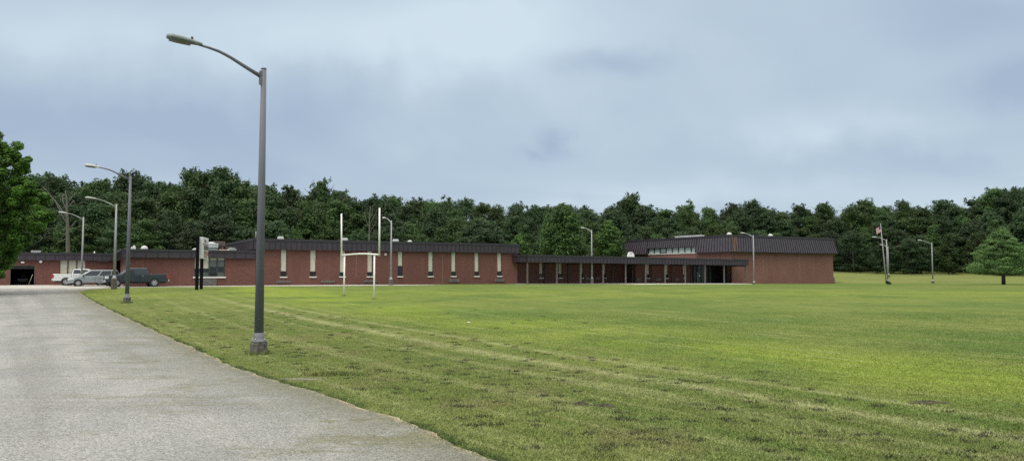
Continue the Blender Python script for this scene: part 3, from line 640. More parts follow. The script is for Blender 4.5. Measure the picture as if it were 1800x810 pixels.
fascia_strip(fb, (0, 0), (-.4, 3.4), zf4, zt4 - .003, (-1, 0), .6, .12, cap=.22, seamw=.045)
fascia_strip(fb, (Lw, -.1), (Lw, 4), zf4 + sl_, zt4 + sl_ - .003, (1, 0), .6, .02, cap=.22, seamw=.045)
fb.build('fascia', [M['fascia'], M['seam'], M['cap']], root)
for px in (927, 978.6, 1020.4, 1060, 1099.6, 1134.7, 1168.7, 1204.4, 1239, 1272.6, 1310.7):
    t = lx(px, .12); s = sl_ * t / Lw; r_ = .085
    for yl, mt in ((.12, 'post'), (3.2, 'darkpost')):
        if px < 930 and yl > 1: continue
        p = MB(); p.box(t - r_, t + r_, yl - r_, yl + r_, -.7, zf4 + s - .1, 0); p.box(t - r_ * 1.2, t + r_ * 1.2, yl - r_ * 1.2, yl + r_ * 1.2, zf4 + s - .1, zf4 + s + .02, 0)
        p.build('post', M[mt], root)
    bm_ = MB(); bm_.box(t - .06, t + .06, .2, 3.1, zf4 + s - .16, zf4 + s + .018); bm_.build('beam', M['darkpost'], root)
d0, d1 = lx(913.5, YW - .2), lx(925.5, YW - .2)
dm = MB(); dm.box(-2.6, -.05, YW + .35, YW + .45, -.6, 2.95); dm.build('entrance_door', M['teal'], root)
MB().box(lx(915, YW + .3), lx(917, YW + .3), YW + .32, YW + .34, 1.0, 1.32).build('door_notice', M['ac'], root)
for px, wpx in ((1033, 7.5), (1050, 7)):
    yy = YW if px < 1043 else YR; grille(root, lx(px - wpx / 2, yy), lx(px + wpx / 2, yy), .35, .78, yy)
for px, wpx in ((1122, 7.5), (1157.5, 9), (1189, 7)): grille(root, lx(px - wpx / 2, YW), lx(px + wpx / 2, YW), .12, .55, YW)
# main entrance: glazed doors and a dark recess
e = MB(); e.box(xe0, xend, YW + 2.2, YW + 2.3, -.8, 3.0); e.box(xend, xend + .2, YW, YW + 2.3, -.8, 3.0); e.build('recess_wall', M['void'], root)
xa, xb = lx(1222, YW), lx(1246, YW); zb0 = -.5
dr = MB(); dr.box(xa, xb, YW + .32, YW + .36, zb0, 2.5); do = dr.build('entrance_door', M['teal'], root, label='dark teal glazed entrance doors with a small white notice')
fm = MB()
for px in (1221.5, 1226, 1235, 1240.5, 1246): q = lx(px, YW); fm.box(q - .05, q + .05, YW + .24, YW + .315, zb0, 2.5)
fm.box(xa, xb, YW + .25, YW + .31, 1.95, 2.03); fm.build('door_frame', M['frame'], do)
MB().box(lx(1226.3, YW + .2) - .03, lx(1226.3, YW + .2) + .03, YW + .18, YW + .22, -.2, 1.5).build('handle', M['chrome'], do)
MB().lathe([(.14, YW + .20), (.14, YW + .23)], lx(1229.5, YW + .2), .95, 12, 0, 'y').build('door_notice', M['white'], do)
MB().box(lx(1260, YW + 2), lx(1265, YW + 2), YW + 2.14, YW + 2.18, .45, .85).build('door_notice', M['ac'], root)
MB().box(lx(1249, YW + 1), lx(1249, YW + 1) + .06, YW + 1, YW + 1.06, -.5, 1.6).build('handrail', M['post'], root)
# white half-round vent on the walkway roof
x_ = lx(1109.5, 2.0); zb_ = zt4 + sl_ * x_ / Lw - .2; hw = .66
hv = MB(); arc = [(x_ + hw * math.cos(a_), zb_ + .28 + (hw * 1.1) * math.sin(a_)) for a_ in np.linspace(0, math.pi, 17)]
hv.prism([(x_ - hw, zb_), (x_ + hw, zb_)] + arc, 2.0, 2.12); arc2 = [(x_ + hw * math.cos(a_), zb_ + .28 + (hw * 1.1) * math.sin(a_)) for a_ in np.linspace(0, math.pi, 17)]
vo_ = hv.build('fan_backboard', M['white'], root, label='white half-round board standing on the walkway roof')
MB().box(x_ - .07, x_ + .05, 1.96, 1.995, zb_ + .74, zb_ + .86).build('bracket', M['frame'], vo_)
MB().box(x_ - .5, x_ - .42, 2.12, 2.7, zb_, zb_ + .08).box(x_ + .42, x_ + .5, 2.12, 2.7, zb_, zb_ + .08).build('stand', M['frame'], vo_)
# low hipped roof further back
rb = MB(); ybk = 24.0; hx0, hx1 = lx(1044, ybk), lx(1089, ybk); zz = pt(1060, 446, NY + lx(1060, ybk) * SA + ybk * CA).z
rb.hexa([(hx0 - 3, ybk, 2.9), (hx1 + .5, ybk, 2.9), (hx1 + .5, ybk + 9, 2.9), (hx0 - 3, ybk + 9, 2.9), (hx0 - 2, ybk + 1, zz), (hx1 - 1.2, ybk + 1, zz), (hx1 - 1.2, ybk + 8, zz), (hx0 - 2, ybk + 8, zz)])
rb.box(hx0 - 2.8, hx1 + .3, ybk + .2, ybk + 8.8, -.5, 2.9); rb.build('rear_roof', M['ac'], root)
# paved strip in front of the walkway
def sheet(name, pts_fn, nu_, nv_, m_, off):
    vs = []
    for i in range(nu_ + 1):
        for j in range(nv_ + 1):
            x, y = pts_fn(i / nu_, j / nv_); vs.append((x, y, g1(x, y) + off))
    q = [(i * (nv_ + 1) + j, i * (nv_ + 1) + j + 1, (i + 1) * (nv_ + 1) + j + 1, (i + 1) * (nv_ + 1) + j) for i in range(nu_) for j in range(nv_)]
    me = bpy.data.meshes.new(name); me.from_pydata(vs, [], [f[::-1] for f in q]); me.materials.append(m_); me.update()
    o = bpy.data.objects.new(name, me); C.objects.link(o); return o
def wv(t, yl): return (NX + t * CA - yl * SA, NY + t * SA + yl * CA)
def walk_pts(u_, v_):
    t = -1.5 + u_ * (Lw + .5); fw = float(np.interp(t, [0, 9, 15, 20, 34, Lw - 3.0, Lw], [.7, .8, 1.6, 4.6, 5.2, 3.6, .8])); return wv(t, 6.5 - v_ * (6.5 + fw))
tag(sheet('pavement', walk_pts, 90, 24, M['slab'], .03), 'pale concrete pavement under and before the covered walkway', kind='structure')

# --- gymnasium
GX, GY = (1285 - 900) / F * 124.0, 124.0
root = empty('gymnasium', (GX, GY, -.35), R(30), 'tall windowless red brick gymnasium under a ribbed dark brown mansard roof', 'building')
lx, lz = frame_at(GX, GY); Z0 = .35
Lr = lx(1464.8)
# length of left face
kk = (1101 - 900) / F; Ll = (GX - kk * GY) / (SA + kk * CA)
zt5 = 7.72 + Z0; ze = 4.88 + Z0; 
def ly(px):  # distance back along the left face seen at px
    k = (px - 900) / F; return (GX - k * GY) / (SA + k * CA)
c0, c1 = ly(1226.5), ly(1140); zcl0, zcl1 = 4.9 + Z0 - .02, 5.95 + Z0
wm = MB(); wm.box(0, Lr, 0, .35, -.8, ze + .25); wm.box(0, .35, .35, Ll, -.8, ze - .0 + 0.0)
wm.box(0, .35, .35, c0, ze, ze + .25); wm.box(0, .35, c1, Ll, ze, ze + .25)
wm.box(Lr - .35, Lr, .35, Ll, -.8, ze + .25).box(.35, Lr - .35, Ll - .35, Ll, -.8, ze + .25); wm.build('wall', M['brickgym'], root)
FL, IN = .62, .10
mb = MB()
def mans(mb, A, B, out, za, zb, fa, fb_, ex0=0, ex1=0, ribs=.56):
    """sloping roof face from A to B: at height za it stands fa out, at zb fb_ out; ex = extra length per unit out at each end"""
    A = Vector(A); B = Vector(B); d = (B - A).normalized(); o_ = Vector(out); Ln = (B - A).length
    P0 = A + o_ * fa - d * fa * ex0; P1 = B + o_ * fa + d * fa * ex1; Q0 = A + o_ * fb_ - d * fb_ * ex0; Q1 = B + o_ * fb_ + d * fb_ * ex1
    def pan(p0, p1, q1, q0, th, mi):
        n_ = o_ * th
        vs = [(p0.x, p0.y, za), (p1.x, p1.y, za), ((p1 - n_).x, (p1 - n_).y, za), ((p0 - n_).x, (p0 - n_).y, za), (q0.x, q0.y, zb), (q1.x, q1.y, zb), ((q1 - n_).x, (q1 - n_).y, zb), ((q0 - n_).x, (q0 - n_).y, zb)]
        if (d.x * o_.y - d.y * o_.x) > 0: vs = [vs[1], vs[0], vs[3], vs[2], vs[5], vs[4], vs[7], vs[6]]
        mb.hexa(vs, mi)
    pan(P0, P1, Q1, Q0, .12, 0)
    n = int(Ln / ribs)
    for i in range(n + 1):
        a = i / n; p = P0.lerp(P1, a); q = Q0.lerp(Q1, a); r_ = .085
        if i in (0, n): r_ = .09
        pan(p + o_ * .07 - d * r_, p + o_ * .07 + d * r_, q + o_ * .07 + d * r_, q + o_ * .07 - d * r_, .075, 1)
    return P0, P1, Q0, Q1
zm = zt5 - .32
mans(mb, (0, 0), (Lr, 0), (0, -1), ze, zm, FL, IN, 1, 1)
mans(mb, (Lr, 0), (Lr, Ll), (1, 0), ze, zm, FL, IN, 1, 1)
mid = IN + (FL - IN) * (zm - zcl1) / (zm - ze)
mans(mb, (0, c0), (0, 0), (-1, 0), ze, zm, FL, IN, 0, 1)
mans(mb, (0, Ll), (0, c1), (-1, 0), ze, zm, FL, IN, 1, 0)
mans(mb, (0, c1), (0, c0), (-1, 0), zcl1, zm, mid, IN, 0, 0)
# returns at the clerestory recess
for yy, s_ in ((c0, -1), (c1, 1)):
    ya, yb = (yy - .1, yy) if s_ < 0 else (yy, yy + .1)
    mb.hexa([(-FL, ya, ze), (.0, ya, ze), (.0, yb, ze), (-FL, yb, ze), (-mid, ya, zcl1), (.0, ya, zcl1), (.0, yb, zcl1), (-mid, yb, zcl1)], 0)
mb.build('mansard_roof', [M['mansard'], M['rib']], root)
cp = MB(); cp.box(-IN - .10, Lr + IN + .10, -IN - .10, .25, zm, zt5).box(-IN - .10, .25, .25, Ll + .1, zm, zt5).box(Lr - .25, Lr + IN + .10, .25, Ll + .1, zm, zt5); cp.build('roof_cap', M['cap'], root)
MB().box(.0, Lr, .0, Ll, zt5 - .3, zt5 - .2).build('roof', M['roofing'], root)
# rust-stained panels at the corner of the mansard
ru = MB(); mans(ru, (.08, -.012), (.95, -.012), (0, -1), ze + .01, zm - .01, FL, IN, 0, 0, .45); ru.build('stained_panel', [M['rust'], M['rust']], root, label='mansard panels streaked with pale rust at the corner')
sf = MB(); sf.box(-FL + .05, Lr + FL - .05, -FL + .05, 0, ze - .06, ze - .004).box(-FL + .05, 0, 0, c0, ze - .06, ze - .004).box(-FL + .05, 0, c1, Ll, ze - .06, ze - .004); sf.build('soffit', M['cap'], root)
# clerestory windows
nwn = 8; cw = (c1 - c0) / nwn
MB().box(-.14, .0, c0, c1, zcl0 - .10, zcl0 + .02).build('clerestory_sill', M['sill'], root)
MB().box(.20, .3, c0, c1, zcl0, zcl1 + .2).build('interior_wall', M['void'], root)
for i in range(nwn):
    y0_, y1_ = c0 + cw * i, c0 + cw * (i + 1); f = MB()
    f.box(0, .12, y0_ + .01, y0_ + .11, zcl0 + .02, zcl1 + .1).box(0, .12, y1_ - .11, y1_ - .01, zcl0 + .02, zcl1 + .1).box(0, .12, y0_ + .14, y1_ - .14, zcl0 + .02, zcl0 + .08).box(0, .12, y0_ + .14, y1_ - .14, zcl1 - .05, zcl1 + .1)
    if i == 5: f.box(-.08, .06, y0_ + .14, y1_ - .14, zcl0 + .25, zcl0 + .31)
    fo = f.build('clerestory_window', M['frame'], root); MB().box(.05, .08, y0_ + .14, y1_ - .14, zcl0 + .08, zcl1 - .05).build('pane', M['paleglass'], fo)
for px in (1342, 1406): MB().box(lx(px) - .012, lx(px) + .012, -.004, 0, .6, ze).build('control_joint', M['timber'], root)
x_ = lx(1283, 2); roof_vent(root, lx(1283, 2.2), 2.2, zt5 - .2, .75, .72, 'dome'); roof_vent(root, lx(1355.5, 2.2), 2.2, zt5 - .2, .72, .72, 'dome')
yy = ly(1198); MB().box(1.2, 2.6, yy - 3.0, yy + 3.0, zt5 - .2, zt5 + .28).box(1.1, 2.7, yy - 3.1, yy + 3.1, zt5 + .28, zt5 + .34).build('skylight', M['white'], root)
# slatted timber rack beside the gym
gp_ = lambda t, yl: (GX + t * CA - yl * SA, GY + t * SA + yl * CA)
bx0, by0 = gp_(Lr + .55, .3); zb = g1(bx0, by0)
rk = empty('timber_rack', (bx0, by0, zb), R(30), 'small pale slatted timber stack against the right end of the gymnasium', 'timber stack')
mm = MB()
for i, zz in enumerate((.12, .42, .68, .94)): mm.box(-.30, .28, -.2, .2, zz, zz + .14)
mm.build('slats', M['timber'], rk); MB().box(-.05, .05, -.15, .15, 0, 1.05).box(-.29, -.2, -.15, .15, 0, .9).build('frame', M['darkpost'], rk)

# ------------------------------------------------------------------ street lamps
HP = 7.6
def lamp(pxb, pyb, pxt, pyt, armpx, label, near=False, matp='alu', tilt=True, group='street lamps around the driveway and lawn', dark=True):
    # depth at which a 7.6 m pole spans the photographed height
    lo, hi = 5., 400.
    for _ in range(60):
        m = (lo + hi) / 2
        if pt(pxt, pyt, m).z - pt(pxb, pyb, m).z < HP: lo = m
        else: hi = m
    p = pt(pxb, pyb, lo); z = ground_z(p.x, p.y)
    return p.x, p.y, min(z, p.z + .1), lo
def make_lamp(x, y, z, h, ang, label, pole_m, fh=.30):
    root = empty('street_lamp', (x, y, z), ang, label, 'street lamp', 'street lamps around the driveway and lawn')
    b = MB(); b.lathe([(.23 if fh < .5 else .27, -.3), (.22 if fh < .5 else .25, fh - .03), (.205, fh)], 0, 0, 8, sm=False); b.build('footing', M['concrete'], root, bevel=.015)
    fl = MB(); fl.lathe([(.20, fh), (.20, fh + .035), (.165, fh + .06), (.135, fh + .12), (.125, fh + .25)], 0, 0, 16); 
    f = fl.build('pole_base', pole_m, root)
    bt = MB()
    for k in range(4): a = R(45 + 90 * k); bt.lathe([(.02, fh + .035), (.02, fh + .10)], .165 * math.cos(a), .165 * math.sin(a), 6)
    bt.build('anchor_bolt', M['bolt'], f)
    p = MB(); p.lathe([(.118, fh + .25), (.092, h * .6), (.068, h)], 0, 0, 16); p.lathe([(.074, h), (.07, h + .03)], 0, 0, 12); p.build('pole', pole_m, root)
    MB().box(.04, .12, -.13, -.10, fh + .45, fh + .75).build('access_plate', M['frame'] if fh < .29 else pole_m, root) if h < 0 else None
    cp = MB(); cp.box(-.11, -.05, -.05, .05, h - .42, h - .06); c_ = cp.build('arm_bracket', pole_m, root)
    MB().lathe([(.012, -.012), (.012, .012)], 0, 0, 6).box(-.125, -.10, -.015, .015, h - .36, h - .33).box(-.125, -.10, -.015, .015, h - .15, h - .12).build('bolt', M['bolt'], c_) if False else MB().box(-.125, -.10, -.015, .015, h - .36, h - .33).box(-.125, -.10, -.015, .015, h - .15, h - .12).build('bolt', M['bolt'], c_)
    pts = [(-.08, 0, h - .20), (-.45, 0, h - .02), (-.85, 0, h + .18), (-1.02, 0, h + .25), (-1.16, 0, h + .30), (-1.40, 0, h + .35), (-1.66, 0, h + .39)]
    MB().tube(pts, [.055, .05, .042, .04, .038, .034, .03], 10).build('arm', pole_m, root)
    # cobra-head housing
    OX_, OZ_ = .31, -.145
    hd = MB(); prof = [(-1.88, .05, .06), (-1.98, .075, .08), (-2.15, .115, .10), (-2.40, .155, .115), (-2.58, .16, .115), (-2.68, .12, .09), (-2.72, .05, .05)]
    vs = []; n = 14; sl0 = .08
    for (xx, hw_, hh) in prof:
        for k in range(n):
            a = 2 * math.pi * k / n; s_ = math.sin(a); zz = (hh if s_ > 0 else hh * .35) * s_
            vs.append((xx + OX_, hw_ * math.cos(a), h + .54 + OZ_ + (-xx - 1.98) * sl0 + zz))
    fs = [(i * n + k, (i + 1) * n + k, (i + 1) * n + (k + 1) % n, i * n + (k + 1) % n) for i in range(len(prof) - 1) for k in range(n)] + [tuple(range(n)), tuple(range(len(vs) - 1, len(vs) - n - 1, -1))]
    hd.add(vs, [f[::-1] for f in fs], 0, True); ho = hd.build('lamp_head', M['lum'] if pole_m is M['darkpole'] and y < 30 else M['lumpale'], root)
    ln = MB(); vs = []
    for (xx, hw_) in ((-2.16, .09), (-2.35, .13), (-2.55, .13), (-2.66, .08)):
        zb_ = h + .54 + OZ_ + (-xx - 1.98) * sl0; xx += OX_
        vs += [(xx, -hw_, zb_ - .025), (xx, -hw_ * .6, zb_ - .075), (xx, hw_ * .6, zb_ - .075), (xx, hw_, zb_ - .025)]
    fs = [(i * 4 + k, i * 4 + k + 1, (i + 1) * 4 + k + 1, (i + 1) * 4 + k) for i in range(3) for k in range(3)] + [(0, 1, 2, 3), (12, 13, 14, 15)]
    ln.add(vs, fs, 0, True).build('lens', M['lens'], ho)
    MB().lathe([(.03, h + .50), (.03, h + .56)], -1.81, 0, 8).build('photocell', M['frame'], ho)
    return root
LAMPS = [  # base px, base py, top px, top py, arm reach in px, label
    (454.5, 621, 466, 119, 166, 'nearest and tallest-looking grey street lamp on the lawn beside the driveway', 'darkpole'),
    (223, 532, 230.7, 308, 78, 'grey street lamp in front of the dark pickup, second from the camera', 'darkpole'),
    (200.3, 509.5, 205, 358, 51, 'street lamp at the front wheel of the dark pickup on a tall stained footing', 'alu'),
    (143, 501, 146, 381, 43, 'street lamp standing behind the silver minivan', 'alu'),
    (687, 502, 687.5, 387, 14.5, 'street lamp behind the goalpost in front of the classroom block', 'alu'),
    (1040.5, 497.7, 1039.5, 404, 17.5, 'street lamp in front of the covered walkway', 'alu'),
    (1325.5, 497.8, 1324, 413, 21, 'street lamp standing against the gymnasium wall', 'alu'),
    (1560.5, 499, 1557.5, 420, 24, 'taller-looking lamp of the overlapping pair beside the flagpole', 'alu'),
    (1562.5, 498.2, 1560.2, 433, 13, 'shorter-looking lamp of the overlapping pair beside the flagpole', 'alu'),
    (1640, 499, 1638.5, 426, 23.5, 'lone street lamp on the right between the flagpole and the young tree', 'alu')]
for i, (bx, by, tx_, ty_, ap, lab, pm) in enumerate(LAMPS):
    x, y, z, D = lamp(bx, by, tx_, ty_, 0, '')
    pg = pt(bx, by, D); z = pg.z; zg_ = ground_z(x, y)
    reach = 2.3; r_ = math.hypot(x, y)
    # find the heading of the arm: lateral reach in px
    best = None
    for a in np.linspace(R(180), R(90), 91):      # heading of the arm, pi = left, pi/2 = away
        q = (x + reach * math.cos(a), y + reach * math.sin(a)); px_ = 900 + F * q[0] / q[1]; e_ = abs((900 + F * x / y) - px_ - ap)
        if best is None or e_ < best[0]: best = (e_, a)
    h = HP - .06 + (z - min(z, zg_)); zz = min(z, zg_)
    if z > zg_: h = HP + (z - zg_)
    make_lamp(x, y, zg_ - .0, HP + (z - zg_) - .05, (best[1] if i > 3 else math.atan2(-.56, -.83)) + math.pi, lab, M[pm], {2: .95, 3: .5, 4: .7, 5: .75, 7: .5, 8: .5, 9: .5}.get(i, .30))

# ------------------------------------------------------------------ goalpost
gl, gr = gp(604.5, 521), gp(657.5, 526.5)
Yl, Yr = gl.y, gr.y
root = empty('goalpost', ((gl.x + gr.x) / 2, (gl.y + gr.y) / 2, 0), 0, 'white H-shaped football goalpost with a slightly bowed crossbar on the lawn', 'goalpost')
ctr = Vector(root.location)
Yle = Yl + (Yl - Yr) * .07; Yre = Yr - (Yl - Yr) * .17
def rel(v): return Vector(v) - ctr
bl, br_ = pt(600.5, 448.5, Yle), pt(666.8, 447.5, Yre)
for (gpnt, px, py, YY_) in ((gl, 605.8, 446.5, Yl), (gr, 658.2, 446, Yr)):
    MB().tube([rel((gpnt.x, gpnt.y, gpnt.z - .3)), rel(pt(px, py, YY_))], .056, 12).build('leg', M['white'], root)
m_ = (bl + br_) / 2 + Vector((0, 0, .10))
cb = [bl, bl.lerp(br_, .17) + Vector((0, 0, .03)), bl.lerp(br_, .33) + Vector((0, 0, .06)), bl.lerp(br_, .5) + Vector((0, 0, .08)), bl.lerp(br_, .67) + Vector((0, 0, .07)), bl.lerp(br_, .85) + Vector((0, 0, .03)), br_]
MB().tube([rel(v) for v in cb], .052, 12).build('crossbar', M['white'], root)
for (b_, px, py, YY_) in ((bl, 600.2, 375.5, Yle), (br_, 667.2, 365.5, Yre)):
    t_ = pt(px, py, YY_); MB().tube([rel(b_ - Vector((0, 0, .08))), rel(t_)], [.06, .052], 12).build('upright', M['white'], root)

# ------------------------------------------------------------------ marquee sign
sg = gp(345.7, 510); sd_ = math.atan2(1, -.23)
root = empty('marquee_sign', (sg.x, sg.y, sg.z), sd_, 'two-post marquee sign with a pale cabinet, dark letter rows and a red lettered panel', 'sign')
# local x runs away from the camera along the cabinet, local -y faces right
z1_, z0_ = 4.62, 2.74
MB().box(-.14, .14, -.12, .12, -.4, z1_ + .02).build('post', M['black'], root)
p2 = pt(354.3, 480, sg.y + 1.35).x; 
MB().box(1.55, 1.80, -.20, .04, -.4, z0_ + .1).build('post', M['black'], root)
cb = MB(); cb.box(.20, 2.95, -.40, -.02, z0_, z1_); ca = cb.build('cabinet', M['signwhite'], root, bevel=.02)
fy = -.40
pn = MB(); pn.box(.55, 2.8, fy - .02, fy - .001, z0_ + 1.32, z0_ + 1.78); pn.build('header_panel', M['signwhite'], ca)
hd = MB()
for a_, b_ in ((.62, .80), (1.15, 1.28), (1.35, 1.55)): hd.box(a_, b_, fy - .035, fy - .021, z0_ + 1.40, z0_ + 1.70)
hd.box(.80, 1.15, fy - .035, fy - .021, z0_ + 1.52, z0_ + 1.57).box(1.75, 2.6, fy - .035, fy - .021, z0_ + 1.46, z0_ + 1.50); hd.build('header_marks', M['signred'], ca)
MB().box(.20, 2.95, fy - .03, fy - .001, z0_ + 1.24, z0_ + 1.28).build('divider', M['frame'], ca)
pn = MB(); pn.box(.62, 2.8, fy - .02, fy - .001, z0_ + .78, z0_ + 1.16); pn.build('letter_panel', M['signdark'], ca)
pn = MB()
for zz in (.86, .98, 1.08): pn.box(.66, 2.75, fy - .03, fy - .021, z0_ + zz, z0_ + zz + .025)
pn.build('letter_tracks', M['ac'], ca)
pn = MB(); pn.box(.62, 2.8, fy - .02, fy - .001, z0_ + .10, z0_ + .70); pn.build('letter_panel', M['signtan'], ca)
pn = MB()
for a_, b_ in ((.66, .90), (1.25, 1.55), (1.9, 2.1), (2.45, 2.7)): pn.box(a_, b_, fy - .035, fy - .021, z0_ + .30, z0_ + .68)
pn.box(.66, 1.9, fy - .034, fy - .0215, z0_ + .14, z0_ + .20); pn.build('red_letters', M['signred'], ca)
MB().box(2.4, 2.5, fy - .1, fy + .1, z0_ - .22, z0_).build('hanging_box', M['signwhite'], root)

# ------------------------------------------------------------------ flagpole
fp = gp(1558, 498.5); ft = pt(1548, 395, fp.y)
root = empty('flagpole', fp, 0, 'tall thin leaning pale flagpole flying a small flag on the right of the lawn', 'flagpole')
tv = ft - fp
MB().tube([(0, 0, -.2), tv * .5, tv], [.10, .085, .05], 10).build('pole', M['alu'], root); MB().lathe([(.02, tv.z), (.09, tv.z + .06), (.09, tv.z + .12), (.02, tv.z + .18)], tv.x, tv.y, 10).build('finial', M['galv'], root)
# flag cloth: grid hanging in folds
fl = empty('flag', fp + tv * .985, 0, 'small limp red, white and blue striped flag at the top of the leaning flagpole', 'flag')
nxf, nzf = 14, 13; vs = []; fs = []; mi = []
for j in range(nzf + 1):
    for i in range(nxf + 1):
        u_, v_ = i / nxf, j / nzf
        vs.append((-(u_ * .75) - .03 + .08 * v_, .12 * math.sin(u_ * 9 + v_ * 2) * u_, -v_ * 1.0 - u_ * u_ * .75 - .12 * math.sin(u_ * 5)))
for j in range(nzf):
    for i in range(nxf):
        fs.append((j * (nxf + 1) + i, j * (nxf + 1) + i + 1, (j + 1) * (nxf + 1) + i + 1, (j + 1) * (nxf + 1) + i)); mi.append(2 if (i < 6 and j < 7) else (0 if j % 2 == 0 else 1))
me = bpy.data.meshes.new('cloth'); me.from_pydata(vs, [], fs); [me.materials.append(M[k]) for k in ('flagred', 'flagwhite', 'flagblue')]; me.polygons.foreach_set('material_index', mi); me.polygons.foreach_set('use_smooth', [True] * len(fs))
o = bpy.data.objects.new('cloth', me); C.objects.link(o); o.parent = fl
md = o.modifiers.new('t', 'SOLIDIFY'); md.thickness = .01

# ------------------------------------------------------------------ vehicles (local x = length, front at +x; y = width; z up)
def wheel(root, x, y, r, w=.24, side=1, name='wheel'):
    wb = MB(); ro = wb.lathe([(r * .62, -w / 2), (r * .93, -w / 2), (r, -w / 2 + .04), (r, w / 2 - .04), (r * .93, w / 2), (r * .62, w / 2)], 0, 0, 28, 0, 'y').build(name, M['tyre'], root, (x, y, r))
    rm = MB(); s = side
    rm.lathe([(r * .64, -w * .5 + .02), (r * .64, w * .5 - .02)], 0, 0, 24, 1, 'y')
    yo = s * (w / 2 - .015)
    for k in range(6):
        a = 2 * math.pi * k / 6; ca_, sa_ = math.cos(a), math.sin(a); n_ = Vector((-sa_, 0, ca_)); d_ = Vector((ca_, 0, sa_))
        q = [d_ * r * .1 - n_ * .045, d_ * r * .60 - n_ * .06, d_ * r * .60 + n_ * .06, d_ * r * .1 + n_ * .045]
        y0_, y1_ = sorted((yo, yo + s * .02))
        rm.hexa([(v.x, y0_, v.z) for v in q] + [(v.x, y1_, v.z) for v in q] if s < 0 else [(v.x, y0_, v.z) for v in q][::-1] + [(v.x, y1_, v.z) for v in q][::-1], 0)
    yy = sorted((yo, yo + s * .025)); rm.lathe([(r * .2, yy[0]), (r * .2, yy[1])], 0, 0, 12, 0, 'y')
    ring = [(r * .58, yy[0]), (r * .66, yy[0]), (r * .66, yy[1] - .004), (r * .58, yy[1] - .004)]
    n = 24; vs = []
    for rr, h_ in ring:
        for k in range(n): a = 2 * math.pi * k / n; vs.append((rr * math.cos(a), h_, rr * math.sin(a)))
    rm.add(vs, [(i * n + k, i * n + (k + 1) % n, ((i + 1) % 4) * n + (k + 1) % n, ((i + 1) % 4) * n + k) for i in range(4) for k in range(n)], 0)
    rm.build('rim', [M['rim'], M['plastic']], ro)
def body_shell(sections):
    """cross-sections along x: (x, zbottom, [(halfwidth, z) ...]) joined into one skin"""
    mb = MB(); n = len(sections[0][1]) * 2; vs = []
    for x, pr in sections:
        ring = [(x, hw, z) for hw, z in pr] + [(x, -hw, z) for hw, z in reversed(pr)]; vs += ring
    fs = [(i * n + k, i * n + (k + 1) % n, (i + 1) * n + (k + 1) % n, (i + 1) * n + k) for i in range(len(sections) - 1) for k in range(n)]
    fs += [tuple(range(n))[::-1], tuple(range((len(sections) - 1) * n, len(sections) * n))]
    mb.add(vs, fs); return mb
def arch_profile(xs_z, wheels, r, zb):
    """closed side outline with wheel arches; xs_z = top line from front to rear, wheels sorted from rear to front"""
    bot = []
    x_rear = xs_z[-1][0]; bot.append((x_rear + .05, zb))
    for wx in wheels:
        for a in np.linspace(math.pi, 0, 11): bot.append((wx + r * math.cos(a), max(zb, .40 + r * math.sin(a))))
    bot.append((xs_z[0][0] - .08, zb)); return xs_z + bot
def skin_body(name, outline, W, mtl, root, tumble=.0):
    mb = MB(); mb.prism(outline, -W / 2, W / 2); ob = mb.build(name, mtl, root, bevel=.045); return ob
def cabin(name, root, mtl, base, top, W, Wt, wins, gl=None):
    """greenhouse: base=(x_rear,x_front,z), top=(x_rear,x_front,z); wins: list of (xr0,xf0,xr1,xf1) fractions on the side"""
    (a, b, z0), (c, d, z1) = base, top; h, ht = W / 2, Wt / 2
    mb = MB(); mb.hexa([(a, -h, z0), (b, -h, z0), (b, h, z0), (a, h, z0), (c, -ht, z1), (d, -ht, z1), (d, ht, z1), (c, ht, z1)])
    ob = mb.build(name, mtl, root, bevel=.05)
    def P(u_, v_, s):    # u along (0 rear,1 front), v up
        x = (a + (b - a) * u_) * (1 - v_) + (c + (d - c) * u_) * v_; y = s * (h + (ht - h) * v_); return Vector((x, y, z0 + (z1 - z0) * v_))
    for (u0, u1) in wins:
        for s in (-1, 1):
            w_ = MB(); o_ = Vector((0, s * .012, .002)); q = [P(u0, .10, s) + o_, P(u1, .10, s) + o_, P(u1 - (.0), .86, s) + o_, P(u0, .86, s) + o_]
            i_ = [v - o_ * 2.2 for v in q]; fr_ = q if s > 0 else q
            w_.hexa(i_[:4] + q[:4] if s < 0 else (i_[:4][::-1] + q[:4][::-1])); w_.build('window', gl or M['carglass'], ob)
    for (x0, x1, nm, sgn) in ((b, d, 'windscreen', 1), (a, c, 'rear_window', -1)):
        q = []
        for v_, hh in ((.10, h), (.88, ht)):
            xx = x0 + (x1 - x0) * v_; zz = z0 + (z1 - z0) * v_; wv_ = (h + (ht - h) * v_) * .88; q += [(xx + sgn * .012, -wv_, zz), (xx + sgn * .012, wv_, zz)]
        w_ = MB(); fr_ = [q[0], q[1], q[3], q[2]]; bk = [(x - sgn * .03, y, z) for x, y, z in fr_]; w_.hexa(bk + fr_ if sgn > 0 else bk[::-1] + fr_[::-1]); w_.build(nm, M['screen'] if sgn > 0 else M['carglass'], ob)
    return ob
